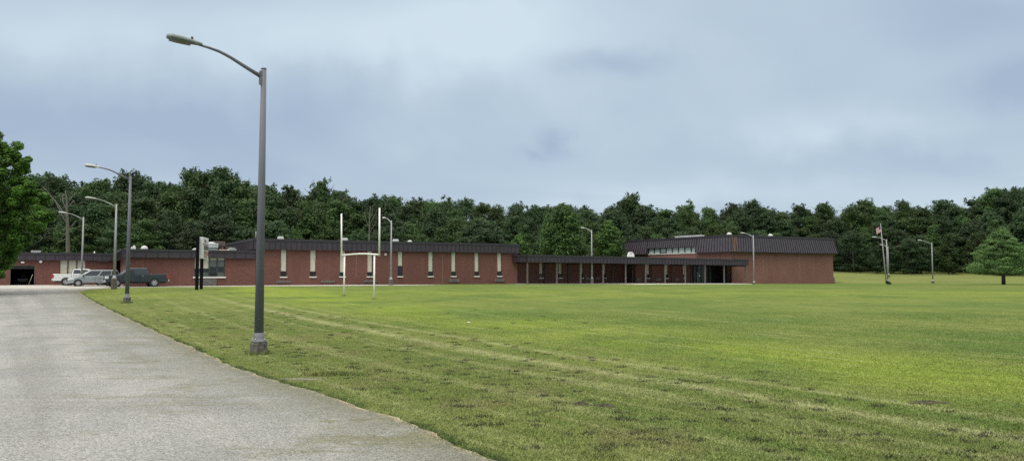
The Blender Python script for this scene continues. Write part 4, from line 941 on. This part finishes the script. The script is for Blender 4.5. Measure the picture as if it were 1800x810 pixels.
def pickup(root, mtl, Lp=5.85, W=2.0, H=1.93, door_open=False):
    r = .41; f = Lp / 2; wx = (-f + 1.32, f - .98); zb = .52
    top = [(f - .02, .62), (f, .98), (f - .06, 1.15), (f - .55, 1.22), (f - 1.52, 1.27), (f - 1.62, 1.29), (-f + 1.95, 1.29), (-f + 1.9, 1.30), (-f + .02, 1.30), (-f, 1.20), (-f, .66)]
    ol = arch_profile(top, wx, .50, zb); bo = skin_body('body', ol, W, mtl, root)
    # bed well
    MB().box(-f + .12, -f + 1.82, -W / 2 + .14, W / 2 - .14, 1.302, 1.308).build('bed_liner', M['plastic'], bo)
    cabin('cab', root, mtl, (-f + 1.86, f - 1.38, 1.27), (-f + 2.02, f - 2.26, H), W - .10, W - .42, [(.05, .41), (.46, .88)])
    MB().box(-f + .2, f - .3, -W / 2 + .2, W / 2 - .2, .36, .56).build('chassis', M['plastic'], root)
    gr_ = MB(); gr_.box(f - .02, f + .03, -.62, .62, .78, 1.10); go_ = gr_.build('grille', M['plastic'], root, bevel=.02)
    MB().box(f + .031, f + .05, -.6, .6, .90, .93).box(f + .031, f + .05, -.6, .6, 1.02, 1.05).build('grille_bars', M['chrome'], go_)
    MB().box(f - .06, f + .10, -.95, .95, .50, .70).build('front_bumper', M['chrome'], root, bevel=.03)
    MB().box(f - .03, f + .09, -.8, .8, .38, .495).build('bumper_valance', M['plastic'], root)
    MB().box(-f - .12, -f + .04, -.95, .95, .55, .73).build('rear_bumper', M['chrome'], root, bevel=.03)
    for s in (-1, 1):
        MB().box(f - .30, f + .02, *sorted((s * .66, s * (W / 2 + .012))), .84, 1.10).build('headlight', M['lampglass'], root, bevel=.03)
        MB().box(-f - .02, -f + .14, *sorted((s * (W / 2 - .16), s * (W / 2 + .012))), .85, 1.22).build('tail_light', M['tail'], root, bevel=.02)
        MB().box(f - 1.85, f - 1.68, *sorted((s * (W / 2 - .02), s * (W / 2 + .22))), 1.28, 1.48).build('mirror', M['plastic'], root, bevel=.04)
        for xx in (f - 2.42, f - 3.40): MB().box(xx - .09, xx + .09, *sorted((s * W / 2, s * (W / 2 + .03))), 1.10, 1.14).build('door_handle', M['chrome'], root)
        sm_ = MB()
        for xx in (f - 1.60, f - 2.55, f - 3.62): sm_.box(xx - .012, xx + .012, *sorted((s * W / 2, s * (W / 2 + .004))), .62, 1.26)
        sm_.box(f - 3.62, f - 1.6, *sorted((s * W / 2, s * (W / 2 + .004))), .60, .62); sm_.box(-f + 1.86, -f + 1.89, *sorted((s * W / 2, s * (W / 2 + .004))), .7, 1.3); sm_.build('door_seams', M['plastic'], bo)
        for xx in wx:
            MB().lathe([(.49, s * (W / 2 - .30)), (.49, s * (W / 2 - .03))] if s > 0 else [(.49, s * (W / 2 - .03)), (.49, s * (W / 2 - .30))], xx, .41, 20, 0, 'y').build('wheel_well', M['plastic'], bo)
            wheel(root, xx, s * (W / 2 - .14), r, .27, s)
    return bo
def minivan(root, mtl, Lv=5.1, W=1.98, H=1.74):
    r = .345; f = Lv / 2; wx = (-f + 1.05, f - .98); zb = .30
    top = [(f - .02, .42), (f, .60), (f - .10, .80), (f - .45, .93), (f - 1.15, 1.06), (-f + .25, 1.10), (-f + .03, 1.0), (-f, .62), (-f, .42)]
    bot = [(-f + .05, zb)]
    for x0 in wx:
        for a in np.linspace(math.pi, 0, 11): bot.append((x0 + .41 * math.cos(a), max(zb, .345 + .41 * math.sin(a))))
    bot.append((f - .08, zb)); bo = skin_body('body', top + bot, W, mtl, root)
    ca_ = cabin('cabin', root, mtl, (-f + .08, f - 1.02, 1.05), (-f + .42, f - 2.15, H), W - .06, W - .42, [(.03, .21), (.24, .54), (.58, .93)])
    # brighter near-side front window seen through
    MB().box(-f + .6, f - 2.4, -W / 2 + .30, -W / 2 + .34, H - .01, H + .04).box(-f + .6, f - 2.4, W / 2 - .34, W / 2 - .30, H - .01, H + .04).build('roof_rack', M['plastic'], ca_)
    MB().box(f - .03, f + .02, -.5, .5, .50, .72).build('grille', M['plastic'], root); MB().box(f - .07, f + .06, -.9, .9, .28, .44).build('front_bumper', mtl, root, bevel=.03)
    for s in (-1, 1):
        hl = MB(); hl.hexa([(f - .62, s * (W / 2 - .02), .72), (f - .02, s * (W / 2 - .24), .62), (f - .02, s * (W / 2 + .01), .62), (f - .62, s * (W / 2 + .012), .72), (f - .62, s * (W / 2 - .02), .90), (f - .10, s * (W / 2 - .24), .80), (f - .10, s * (W / 2 + .01), .80), (f - .62, s * (W / 2 + .012), .90)]); hl.build('headlight', M['lampglass'], root, bevel=.02)
        MB().box(-f - .02, -f + .2, *sorted((s * (W / 2 - .16), s * (W / 2 + .012))), .85, 1.08).build('tail_light', M['tail'], root, bevel=.02)
        MB().box(f - 1.52, f - 1.36, *sorted((s * (W / 2 - .02), s * (W / 2 + .2))), 1.06, 1.22).build('mirror', M['plastic'], root, bevel=.04)
        for xx in (f - 2.3, f - 3.0): MB().box(xx - .09, xx + .09, *sorted((s * W / 2, s * (W / 2 + .03))), .92, .96).build('door_handle', M['chrome'], root)
        sm_ = MB()
        for xx in (f - 1.52, f - 2.55, f - 3.75): sm_.box(xx - .01, xx + .01, *sorted((s * W / 2, s * (W / 2 + .004))), .38, 1.03)
        sm_.box(-f + 1.5, f - 1.5, *sorted((s * W / 2, s * (W / 2 + .006))), .36, .39); sm_.build('door_seams', M['plastic'], bo)
        for xx in wx:
            MB().lathe([(.40, s * (W / 2 - .30)), (.40, s * (W / 2 - .03))] if s > 0 else [(.40, s * (W / 2 - .03)), (.40, s * (W / 2 - .30))], xx, .345, 20, 0, 'y').build('wheel_well', M['plastic'], bo)
            wheel(root, xx, s * (W / 2 - .13), r, .23, s)
def place(px, Yw): x = (px - 900) / F * Yw * math.cos(PITCH); return (x, Yw, g1(x, Yw) + .022)
root = empty('pickup_truck', place(239, 77.4), R(180 + 36), 'dark grey crew-cab pickup parked facing left in front of the low brick wing', 'pickup truck')
bo = pickup(root, M['truckgrey'])
# driver's door standing slightly open: dark gap with the door swung forward
f = 5.85 / 2
MB().box(f - 2.56, f - 2.30, .99, 1.006, .66, 1.27).build('door_opening', M['void'], bo)
dd = MB(); dd.box(-1.0, 0, -.03, .03, .62, 1.27); dd.box(-1.0, -.94, -.03, .03, 1.27, 1.80).hexa([(-.94, -.03, 1.75), (-.5, -.03, 1.75), (-.5, .03, 1.75), (-.94, .03, 1.75), (-.94, -.03, 1.80), (-.5, -.03, 1.80), (-.5, .03, 1.80), (-.94, .03, 1.80)])
do = dd.build('open_door', M['truckgrey'], root, (f - 1.60, 1.02, 0), bevel=.01); do.rotation_euler = (0, 0, R(-20))
MB().box(-.93, -.30, -.012, .012, 1.28, 1.74).build('window', M['carglass'], do)
root = empty('minivan', place(166.0, 81.3), R(180 + 34), 'silver minivan parked facing left between the white and the dark pickup', 'minivan')
minivan(root, M['silver'])
root = empty('pickup_truck', place(146, 86.0), R(22), 'white pickup facing right, half hidden behind the silver minivan', 'pickup truck')
pickup(root, M['carwhite'], 5.7, 1.98, 1.86)
# machine inside the garage
p_, glx, ga, gb = GAR
v = p_((ga + gb) / 2 - .1, 3.4, 0); root = empty('parked_tractor', (v.x, v.y, g1(v.x, v.y)), R(30), 'small dark machine parked inside the open garage doorway', 'tractor')
MB().box(-.6, .6, -.8, 1.2, .25, .85).box(-.45, .45, -1.1, -.8, .35, .75).build('body', M['plastic'], root, bevel=.08)
MB().box(-.5, .5, -1.16, -1.10, .62, .70).build('grille', M['ac'], root); MB().box(-.3, .3, 1.0, 1.1, .85, 1.25).build('seat', M['plastic'], root)
for s in (-1, 1):
    for yy_, rr in ((-.7, .25), (.9, .35)):
        q = MB(); q.add([(s * .62 + dx_, yy_ + rr * math.cos(a_), rr + rr * math.sin(a_)) for dx_ in (-.09, .09) for a_ in np.linspace(0, 2 * math.pi, 16, endpoint=False)], [(k, (k + 1) % 16, 16 + (k + 1) % 16, 16 + k) for k in range(16)] + [tuple(range(16))[::-1], tuple(range(16, 32))]); q.build('wheel', M['tyre'], root)
v = p_(gb - .15, -.25, 0); pk = MB(); pk.tube([(-.38, 0, 0), (0, 0, 1.25)], .03, 8)
o = pk.build('leaning_plank', M['timber']); o.location = (v.x, v.y, g1(v.x, v.y) + .02); o.rotation_euler = (0, 0, R(30)); tag(o, 'thin pale plank leaning at the right side of the garage doorway', 'plank')

# ------------------------------------------------------------------ trees
def leaves(clumps, leaf, out_bias=1.1, up=.45, flat=1.0):
    """clumps: rows (x,y,z,rx,rz,count). returns verts, faces, clump attribute"""
    V = []; A = []
    for (cx, cy, cz, rx, rz, n) in clumps:
        n = int(n); d = rng.normal(size=(n, 3)); d /= np.linalg.norm(d, axis=1)[:, None]; rr = rng.random(n) ** .45
        p = d * rr[:, None] * np.array([rx, rx, rz]) + np.array([cx, cy, cz])
        nr = d * out_bias + rng.normal(size=(n, 3)) * .42 + np.array([0, 0, up]); nr /= np.linalg.norm(nr, axis=1)[:, None]
        t = np.cross(nr, rng.normal(size=(n, 3))); t /= np.linalg.norm(t, axis=1)[:, None]; b = np.cross(nr, t)
        s = leaf * (.6 + .8 * rng.random(n))[:, None]
        q = np.stack([p - t * s, p - b * s * .55 + t * s * .1, p + t * s * 1.05, p + b * s * .55 + t * s * .1], 1)
        V.append(q.reshape(-1, 3)); A.append(np.full(n * 4, rng.random()))
    V = np.concatenate(V); A = np.concatenate(A); F_ = np.arange(len(V)).reshape(-1, 4); return V, F_, A
def crown_mesh(name, clumps, leaf, m, **k):
    V, F_, A = leaves(clumps, leaf, **k); return fastmesh(name, V, F_, 4, [m], False, {'clump': A})
def forest_variant(i, m, H=14., Rr=4.2, low=.12, kind='round'):
    cl = []; nC = 92
    ph = rng.random(6) * 6.28
    for k in range(nC):
        h = low + (1 - low) * rng.random() ** .85
        if kind == 'round': prof = math.sin(math.pi * min(1, (h * .80 + .16))) ** .6
        elif kind == 'cone': prof = (1.04 - h) ** .75 * 1.15
        else: prof = math.sin(math.pi * min(1, (h * .62 + .34))) ** .55
        a = rng.random() * 6.28; lob = 1 + .22 * math.sin(3 * a + ph[0] + h * 5) + .15 * math.sin(5 * a + ph[1])
        r_ = Rr * prof * lob * (1 - .35 * rng.random() ** 2)
        rc = Rr * (.20 + .13 * rng.random()); cl.append((math.cos(a) * max(0, r_ - rc * .6), math.sin(a) * max(0, r_ - rc * .6), h * H * .97, rc * 1.25, rc * .75, 95))
    for k in range(9):   # twiggy tips above the crown
        a = rng.random() * 6.28; r_ = Rr * .45 * rng.random(); cl.append((math.cos(a) * r_, math.sin(a) * r_, H * (.94 + .09 * rng.random()), .55, .5, 18))
    cm = crown_mesh('crown', cl, .215, m)
    t = MB(); t.tube([(0, 0, -1.5), (.1, .05, H * .3), (-.1, .1, H * .6), (.05, 0, H * .93)], [.26, .2, .13, .04], 8)
    for k in range(9):
        a = k * 2.4 + i; h0 = H * (.25 + .07 * k); t.tube([(0, 0, h0), (math.cos(a) * Rr * .45, math.sin(a) * Rr * .45, h0 + 1.3), (math.cos(a) * Rr * .8, math.sin(a) * Rr * .8, h0 + 2.4)], [.09, .06, .02], 6)
    tm = t.mesh('trunk', M['bark'] if i % 3 else M['palebark']); return cm, tm, H
VAR = []
for i in range(12):
    m = [M['leafdark'], M['leafmid'], M['leafdark'], M['leafolive'], M['leafmid'], M['leafdark']][i % 6]
    VAR.append((forest_variant(i, m, 14 + rng.random() * 2, 3.7 + rng.random() * 1.3, .06 if i < 6 else .2, ['round', 'high', 'round', 'high', 'cone', 'round'][i % 6]), i % 6))
SIL = [(-60, 300), (40, 312), (60, 308), (100, 311), (140, 317), (180, 312), (230, 306), (260, 311), (290, 320), (325, 322), (345, 314), (385, 300), (410, 312), (440, 325), (490, 322), (520, 326), (565, 322), (600, 332), (650, 345), (680, 343), (740, 348), (790, 347), (830, 352), (870, 364), (900, 362), (940, 357), (1000, 364), (1040, 362), (1065, 370), (1085, 352), (1110, 344), (1130, 357), (1150, 360), (1172, 374), (1200, 360), (1225, 362), (1260, 374), (1290, 362), (1325, 358), (1360, 370), (1385, 374), (1410, 364), (1455, 362), (1480, 374), (1500, 358), (1550, 354), (1572, 370), (1590, 358), (1612, 374), (1640, 362), (1680, 358), (1700, 362), (1720, 348), (1750, 336), (1800, 332), (1900, 330)]
sx_, sy_ = zip(*SIL)
def tree_label(kd, px, row):
    k_ = {0: 'dark green broadleaf tree', 1: 'mid green high-crowned tree', 2: 'dark green broadleaf tree', 3: 'olive green high-crowned tree', 4: 'mid green pointed tree', 5: 'dark green broadleaf tree'}[kd]
    z_ = next(n_ for lim, n_ in ((205, 'garage wing'), (445, 'low office wing'), (680, "classroom block's left half"), (915, "classroom block's right half"), (1100, 'covered walkway'), (1285, 'gymnasium clerestory'), (1470, 'gymnasium long wall'), (1650, 'flagpole'), (9999, 'young conical tree')) if px < lim)
    r_ = ('at front edge', 'just inside edge', 'in middle', 'on skyline', 'on skyline')[row]
    return f'{k_} {r_} of wood behind {z_}'
KLAB_OLD = {0: 'dark green broadleaf tree in the wood behind the school', 1: 'mid green tree with a high spreading crown in the wood behind the school', 2: 'dark green broadleaf tree in the wood behind the school', 3: 'olive green tree with a high spreading crown in the wood behind the school', 4: 'mid green pointed tree in the wood behind the school', 5: 'dark green broadleaf tree in the wood behind the school'}
def put_tree(px, Yw, topy, vi, wscale=1.0, row=3, label=None, group='trees of the wood behind the school', cat='tree'):
    (cm, tm, H), kd = VAR[vi]; x = (px - 900) / F * Yw; z = g1(x, Yw); top = pt(px, topy, Yw).z; s = max(.3, (top - z) / H)
    ro = empty('forest_tree', (x, Yw, z - .2), rng.random() * 6.28, label or tree_label(kd, px, row), cat, group); sw = (.5 + .5 * s) * wscale * (.88 + .24 * rng.random()) ; ro.scale = (sw, sw, s)
    for nm, me_ in (('crown', cm), ('trunk', tm)): c = bpy.data.objects.new(nm, me_); C.objects.link(c); c.parent = ro
    return ro
def yline(px): return float(np.interp(px, [-100, 200, 600, 1000, 1300, 1480, 1700, 1900], [118, 122, 130, 140, 166, 171, 160, 158]))
cnt = 0
for row, (dy, drop, dpx, lo_) in enumerate(((0, 72, 47, 1), (7, 44, 43, 1), (15, 20, 40, 0), (25, 3, 36, 0), (36, 6, 40, 0))):
    px = -90 + 17 * row
    while px < 1895:
        sil = float(np.interp(px, sx_, sy_)); base_ = 476.; fr_ = drop / 150.
        topy = sil + (base_ - sil) * fr_ + rng.normal() * (7 if row < 3 else 3.2) + (2 if row == 3 else 0)
        topy = max(topy, sil - 2); vi = int(rng.integers(0, 6)) if lo_ else int(rng.integers(0, 12))
        put_tree(px + rng.normal() * 7, yline(px) + dy + rng.normal() * 1.8, topy, vi, row=row); cnt += 1
        px += dpx * (.75 + .5 * rng.random()) * (1.0 if px < 1100 else .92)
# a few crowns standing out against the sky
for px, ty, vi in ((385, 296, 2), (350, 302, 1), (335, 300, 7), (1110, 341, 7), (1325, 353, 0), (1525, 350, 3), (1750, 332, 1), (1785, 333, 8), (1210, 356, 9), (1660, 352, 2), (230, 304, 5), (565, 318, 4), (1290, 358, 5), (1405, 360, 11), (1450, 358, 1), (1590, 354, 10)):
    put_tree(px, yline(px) + 20, ty, vi, .9)

# --- birch, round bright maple and shrub behind the walkway
def special(name, px, Yw, topy, z0f, Rr, prof, m, leaf, nC, per, label, flat=.7, trunkm='palebark', rcf=.24, drop=0, rag=.12):
    x = (px - 900) / F * Yw; z = g1(x, Yw); H = pt(px, topy, Yw).z - z
    ro = empty(name, (x, Yw, z), 0, label, 'tree'); cl = []
    ph = rng.random(4) * 6.28
    for k in range(nC):
        h = z0f + (1 - z0f) * (k + rng.random()) / nC; a = k * 2.39996 + rng.random() * .6
        pr = float(np.interp((h - z0f) / (1 - z0f), *prof)); r_ = Rr * pr * (1 + .12 * math.sin(3 * a + ph[0] + 6 * h) + rag * (rng.random() - .55)) * (1 - .5 * rng.random() ** 2.2)
        rc = max(.2, Rr * rcf * ((.6 + .6 * pr) if rag < .2 else (.32 + .85 * pr)) * (.8 + .5 * rng.random())); cl.append((math.cos(a) * max(0, r_ - rc * .7), math.sin(a) * max(0, r_ - rc * .7), h * H - drop * r_ / Rr, rc * 1.25, rc * flat, per))
    me_ = crown_mesh('crown', cl, leaf, m); c = bpy.data.objects.new('crown', me_); C.objects.link(c); c.parent = ro
    t = MB(); t.tube([(0, 0, -.4), (.03, 0, H * .25), (-.05, .05, H * .6), (0, 0, H * .94)], [Rr * .045 + .06, Rr * .035 + .05, .08, .02], 10)
    for k in range(14):
        a = k * 2.4; h0 = H * (z0f + .03 + .05 * k) if z0f + .05 * k < .85 else H * .7; pr = float(np.interp((h0 / H - z0f) / (1 - z0f), *prof)) * Rr * .85
        t.tube([(0, 0, h0 * .96), (math.cos(a) * pr * .5, math.sin(a) * pr * .5, h0 + .25), (math.cos(a) * pr, math.sin(a) * pr, h0 + .35)], [.05 + Rr * .006, .04, .012], 6)
    t.build('trunk', M[trunkm], ro); return ro
special('birch_tree', 990, 131, 362, .16, 4.9, ([0, .25, .6, .85, 1], [.95, 1, .78, .55, .12]), M['leafbirch'], .21, 190, 80, 'tall loose yellow-green birch rising behind the covered walkway', .9, 'palebark', .2)
special('maple_tree', 1070, 136, 388, .12, 3.7, ([0, .3, .6, .85, 1], [.9, 1, .85, .5, .12]), M['leafyoung'], .19, 130, 80, 'round bright green tree between the walkway lamp and the gymnasium', .45, 'bark', .22)
special('maple_tree', 912, 124, 414, .2, 2.8, ([0, .4, .8, 1], [.8, 1, .6, .1]), M['leafyoung'], .18, 70, 60, 'small yellow-green tree above the right end of the classroom block', .6, 'bark', .24)
# --- young conical tree on the right
x0t = gp(1762, 500)
special('young_tree', 1762, 104, 399, .19, 4.75, ([0, .05, .16, .40, .68, .88, 1], [.62, 1, 1, .76, .46, .20, .02]), M['leafloose'], .10, 340, 90, 'lone conical young tree standing on the lawn at the right edge', .34, 'bark', .15, rag=.35)
# --- big maple at the left edge: hand-laid limbs and leaf masses
Ym = 56.0; mx_ = (-62 - 900) / F * Ym; mz = g1(mx_, Ym)
ro = empty('maple_tree', (mx_, Ym, mz), 0, 'large bright green maple at the left edge leaning over the garage wing', 'tree')
cl = []
mass = [(10, 258, .9), (-20, 245, 1.0), (0, 275, 1.1), (22, 272, .6), (25, 290, .8), (45, 283, .62), (-5, 300, 1.3), (12, 318, 1.0), (35, 325, .9), (60, 332, .85), (70, 345, .6), (20, 350, 1.3), (50, 362, 1.0), (75, 385, .9), (86, 380, .55), (40, 392, 1.2), (60, 402, .9), (5, 400, 1.5), (30, 425, 1.0), (42, 432, .7), (10, 440, 1.1), (-5, 462, 1.0), (14, 468, .7), (-30, 300, 1.6), (-30, 360, 1.9), (-30, 420, 1.8), (-60, 250, 1.5), (-60, 330, 2.), (-90, 280, 1.8), (-90, 360, 2.), (-100, 430, 1.8), (-50, 470, 1.2), (-130, 330, 1.8), (-140, 400, 1.8), (-2, 340, 1.2), (-5, 375, 1.3), (-8, 480, .5)]
for px, py, rr in mass:
    for k in range(8):
        dd_ = rng.normal(size=3) * rr * np.array([.5, .6, .46]); q = pt(px, py, Ym) - Vector((mx_, Ym, mz)); edge_ = 1 if px > 20 else 2.0
        cl.append((q.x + dd_[0] * .8, q.y + dd_[1] * edge_ * 1.2, q.z + dd_[2], rr * .46, rr * .36, 260))
for k in range(90):      # far and near sides of the crown
    a = rng.random() * 6.28; h = rng.random(); r_ = 4.6 * math.sin(math.pi * (.15 + .8 * h)) ** .6; cl.append((math.cos(a) * r_ * .75 - .8, math.sin(a) * r_, 2.0 + h * 8.2, .9, .45, 120))
def keep_(c_):
    q = Vector((mx_ + c_[0], Ym + c_[1], mz + c_[2])); px = 900 + F * q.x / q.y + c_[3] / q.y * F * .8; py = 477 - (q.z - CZ) / q.y * F
    return px < np.interp(py, [225, 240, 262, 285, 300, 320, 335, 385, 410, 425, 450, 480], [8, 22, 38, 60, 46, 58, 84, 96, 80, 60, 34, 12]) and py < 488
cl = [c_ for c_ in cl if keep_(c_)]
me_ = crown_mesh('crown', cl, .10, M['leafbright'], out_bias=.9, up=.7); c = bpy.data.objects.new('crown', me_); C.objects.link(c); c.parent = ro
t = MB(); t.tube([(0, 0, -.4), (.05, 0, 2.2), (-.1, .1, 5), (.1, 0, 8), (.3, 0, 10)], [.32, .24, .18, .1, .03], 10)
for px, py, rr in mass:
    q = pt(px, py, Ym) - Vector((mx_, Ym, mz)); t.tube([(0, 0, max(1.5, q.z - 1.6)), (q.x * .5, q.y * .5, q.z - .6), (q.x * .95, q.y, q.z)], [.08, .05, .015], 6)
t.build('trunk', M['bark'], ro)
# --- bare dead tree in front of the wood, left
Yd = 114.; xd = (119 - 900) / F * Yd; zd = g1(xd, Yd); ro = empty('dead_tree', (xd, Yd, zd), 0, 'bare grey dead tree with forked branches above the garage wing', 'tree')
def dp(px, py, dy=0): q = pt(px, py, Yd + dy); return (q.x - xd, q.y - Yd, q.z - zd)
t = MB(); t.tube([(0, 0, -.5), dp(119.5, 440), dp(118.5, 390), dp(117, 350), dp(115, 335)], [.34, .30, .22, .12, .04], 8)
for br in (((118, 385), (104, 362), (88, 342), (76, 328)), ((118, 372), (110, 352), (111, 340)), ((118, 360), (128, 344), (137, 336)), ((119, 366), (126, 356), (131, 352)), ((118, 395), (106, 372), (98, 356)), ((119, 405), (112, 415), (100, 422)), ((119, 400), (127, 396), (134, 388)), ((119, 418), (108, 424), (98, 430))):
    t.tube([dp(px, py, k * .8) for k, (px, py) in enumerate(br)], list(np.linspace(.10, .025, len(br))), 6)
t.build('trunk', M['deadwood'], ro)
Yd = 121.; xd = (650 - 900) / F * Yd; zd = g1(xd, Yd); ro = empty('dead_tree', (xd, Yd, zd), 0, 'thin bare pale tree behind the goalpost at the edge of the wood', 'tree')
t = MB(); t.tube([(0, 0, -.5), dp(649, 420), dp(649.5, 385), dp(651, 362)], [.14, .11, .07, .03], 7)
for br in (((649, 402), (643, 385), (640, 372)), ((649, 396), (657, 382), (662, 370)), ((649.5, 386), (654, 374), (655, 366)), ((649, 410), (656, 398), (662, 390))):
    t.tube([dp(px, py, k * .5) for k, (px, py) in enumerate(br)], list(np.linspace(.05, .015, len(br))), 6)
t.build('trunk', M['palebark'], ro)
# --- small bush round the foot of the lamp pair
p = gp(1562.5, 499.5); cl = [(rng.normal() * .12, rng.normal() * .12, .10 + .35 * rng.random(), .2, .16, 60) for _ in range(12)]
ro = empty('bush', p, 0, 'small dark bush at the foot of the overlapping lamp pair', 'bush'); c = bpy.data.objects.new('foliage', crown_mesh('foliage', cl, .10, M['leafdark'])); C.objects.link(c); c.parent = ro

# ------------------------------------------------------------------ grass blades, tufts, clippings, litter
def blades(n, ymin, ymax, hgt, wid, xmin=None, edge=None, seed_pts=None):
    if seed_pts is None:
        y = ymin * (ymax / ymin) ** rng.random(n); x0 = xr(y); x1 = y * .70 + 9
        x = x0 + (x1 - x0) * rng.random(n) if edge is None else x0 + rng.normal(size=n) * edge * .5 + edge * .35
    else: x, y = seed_pts; n = len(x)
    z = lawn_z(x, y); h = hgt * (.5 + rng.random(n)); a = rng.random(n) * 6.28; wd = wid * (.6 + .8 * rng.random(n)); ln = rng.normal(size=(n, 2)) * h[:, None] * .6
    b0 = np.stack([x - np.cos(a) * wd, y - np.sin(a) * wd, z], 1); b1 = np.stack([x + np.cos(a) * wd, y + np.sin(a) * wd, z], 1); tp = np.stack([x + ln[:, 0], y + ln[:, 1], z + h], 1)
    return np.stack([b0, b1, tp], 1).reshape(-1, 3)
M['edgeblade'] = mat('lush_edge_grass', (.078, .118, .032, 1), .8, noise=.5, nscale=6)
V = blades(26000, 7.6, 58, .035, .006, edge=.16); keep = np.repeat(np.sin(V[::3, 1] * 3.1) + np.sin(V[::3, 1] * 7.7 + 1) + np.sin(V[::3, 1] * .9) > -.6 + rng.normal(size=len(V) // 3) * .4, 3); V = V[keep]; me_ = fastmesh('edge_grass', V, np.arange(len(V)).reshape(-1, 3), 3, [M['edgeblade']]); o = bpy.data.objects.new('edge_grass', me_); C.objects.link(o); tag(o, 'fresh green uncut grass fringe along the edge of the driveway', 'grass', kind='stuff')
q_ = gp(585, 662); n_ = 1500; V = blades(0, 0, 0, .07, .007, seed_pts=(q_.x + rng.normal(size=n_) * .33, q_.y + rng.normal(size=n_) * .09 + .05))
V2 = blades(720000, 6.0, 36, .024, .005)
rx_, ry2 = [], []
for o_ in list(C.objects):
    if o_.name.startswith('street_lamp') and o_.location.y < 60:
        for _ in range(420): a_ = rng.random() * 6.28; r2_ = .235 + abs(rng.normal()) * .05; rx_.append(o_.location.x + r2_ * math.cos(a_)); ry2.append(o_.location.y + r2_ * math.sin(a_))
for g_ in (gl, gr):
    for _ in range(120): rx_.append(g_.x + rng.normal() * .07); ry2.append(g_.y + rng.normal() * .07)
V = np.concatenate([V2, V, blades(0, 0, 0, .09, .008, seed_pts=(np.array(rx_), np.array(ry2)))])
me_ = fastmesh('grass', V, np.arange(len(V)).reshape(-1, 3), 3, [M['blade']]); o = bpy.data.objects.new('grass', me_); C.objects.link(o); tag(o, 'short mown grass blades along the driveway and near lawn', 'grass', kind='stuff')
M['clip'] = mat('cut_grass', (.055, .058, .030, 1), .95, noise=.4, nscale=20); M['soil'] = mat('crumbled_soil', (.066, .060, .040, 1), .95, noise=.35, nscale=15, bump=.5)
def pile(pts_, hgt, wid):
    X_ = []; Y_ = []
    for (px, py, sx2, sy2, n) in pts_:
        c_ = gp(px, py); X_.append(c_.x + rng.normal(size=n) * sx2); Y_.append(c_.y + rng.normal(size=n) * sy2)
    return blades(0, 0, 0, hgt, wid, seed_pts=(np.concatenate(X_), np.concatenate(Y_)))
clumps_ = []
for _ in range(420):
    y_ = 8.5 * (40 / 8.5) ** rng.random(); x_ = float(xr(y_)) + .6 + rng.random() * (y_ * .45 + 4); 
    if x_ * TN.x + y_ * TN.y < 12.5 or rng.random() < .15: clumps_.append((x_, y_))
X_ = np.concatenate([c_[0] + rng.normal(size=40) * .07 for c_ in clumps_]); Y_ = np.concatenate([c_[1] + rng.normal(size=40) * .05 for c_ in clumps_])
V = blades(0, 0, 0, .035, .008, seed_pts=(X_, Y_)); me_ = fastmesh('clippings', V, np.arange(len(V)).reshape(-1, 3), 3, [M['clip']]); o = bpy.data.objects.new('grass_clippings', me_); C.objects.link(o); tag(o, 'dark drying clumps of cut grass scattered over the near lawn', 'clippings', kind='stuff')
M['dust'] = mat('grey_dusty_soil', (.16, .15, .12, 1), .95, noise=.35, nscale=9)
def mound(name, px, py, rx, ry_, h, m_, label, cat):
    c_ = gp(px, py); n1, n2 = 26, 9; vs = [(0, 0, h)]; fs = []
    for j in range(1, n2 + 1):
        for i in range(n1):
            a = 6.28318 * i / n1; r_ = j / n2; k = 1 + .2 * math.sin(3 * a + px) + .12 * math.sin(7 * a)
            vs.append((rx * r_ * k * math.cos(a), ry_ * r_ * k * math.sin(a), (h * (1 - r_ ** 2) * (.3 + 1.4 * rng.random())) if j < n2 else -.03))
    for i in range(n1): fs.append((0, 1 + i, 1 + (i + 1) % n1))
    for j in range(n2 - 1):
        for i in range(n1): fs.append((1 + j * n1 + i, 1 + (j + 1) * n1 + i, 1 + (j + 1) * n1 + (i + 1) % n1, 1 + j * n1 + (i + 1) % n1))
    me_ = bpy.data.meshes.new(name); me_.from_pydata(vs, [], fs); me_.materials.append(m_); me_.update(); o = bpy.data.objects.new(name, me_); C.objects.link(o); o.location = (c_.x, c_.y, ground_z(c_.x, c_.y) + .004); tag(o, label, cat, 'crumbled soil heaps on the near lawn'); return o
mound('soil_heap', 1022, 716, .15, .08, .03, M['soil'], 'left of the two brown crumbled soil heaps on the near lawn', 'soil heap')
mound('soil_heap', 1066, 720, .17, .08, .032, M['soil'], 'right of the two brown crumbled soil heaps on the near lawn', 'soil heap')
mound('soil_heap', 1630, 711, .38, .10, .03, M['soil'], 'flat dark soil scrape on the lawn at the far right', 'soil heap')
mound('soil_patch', 540, 668, .5, .13, .004, M['dust'], 'bare soil gap in the grass edge beside the driveway', 'soil patch')
p = gp(823.5, 568); lt = MB(); lt.add([(-.11, 0, .02), (-.02, -.03, .05), (.04, -.02, .045), (.11, .0, .06), (.10, .07, .03), (0, .08, .06), (-.1, .07, .02)], [(0, 1, 5, 6), (1, 2, 5), (2, 3, 4, 5)]); o = lt.build('crumpled_paper', M['white']); o.location = p; md = o.modifiers.new('t', 'SOLIDIFY'); md.thickness = .012; tag(o, 'scrap of white crumpled paper lying on the middle of the lawn', 'litter')
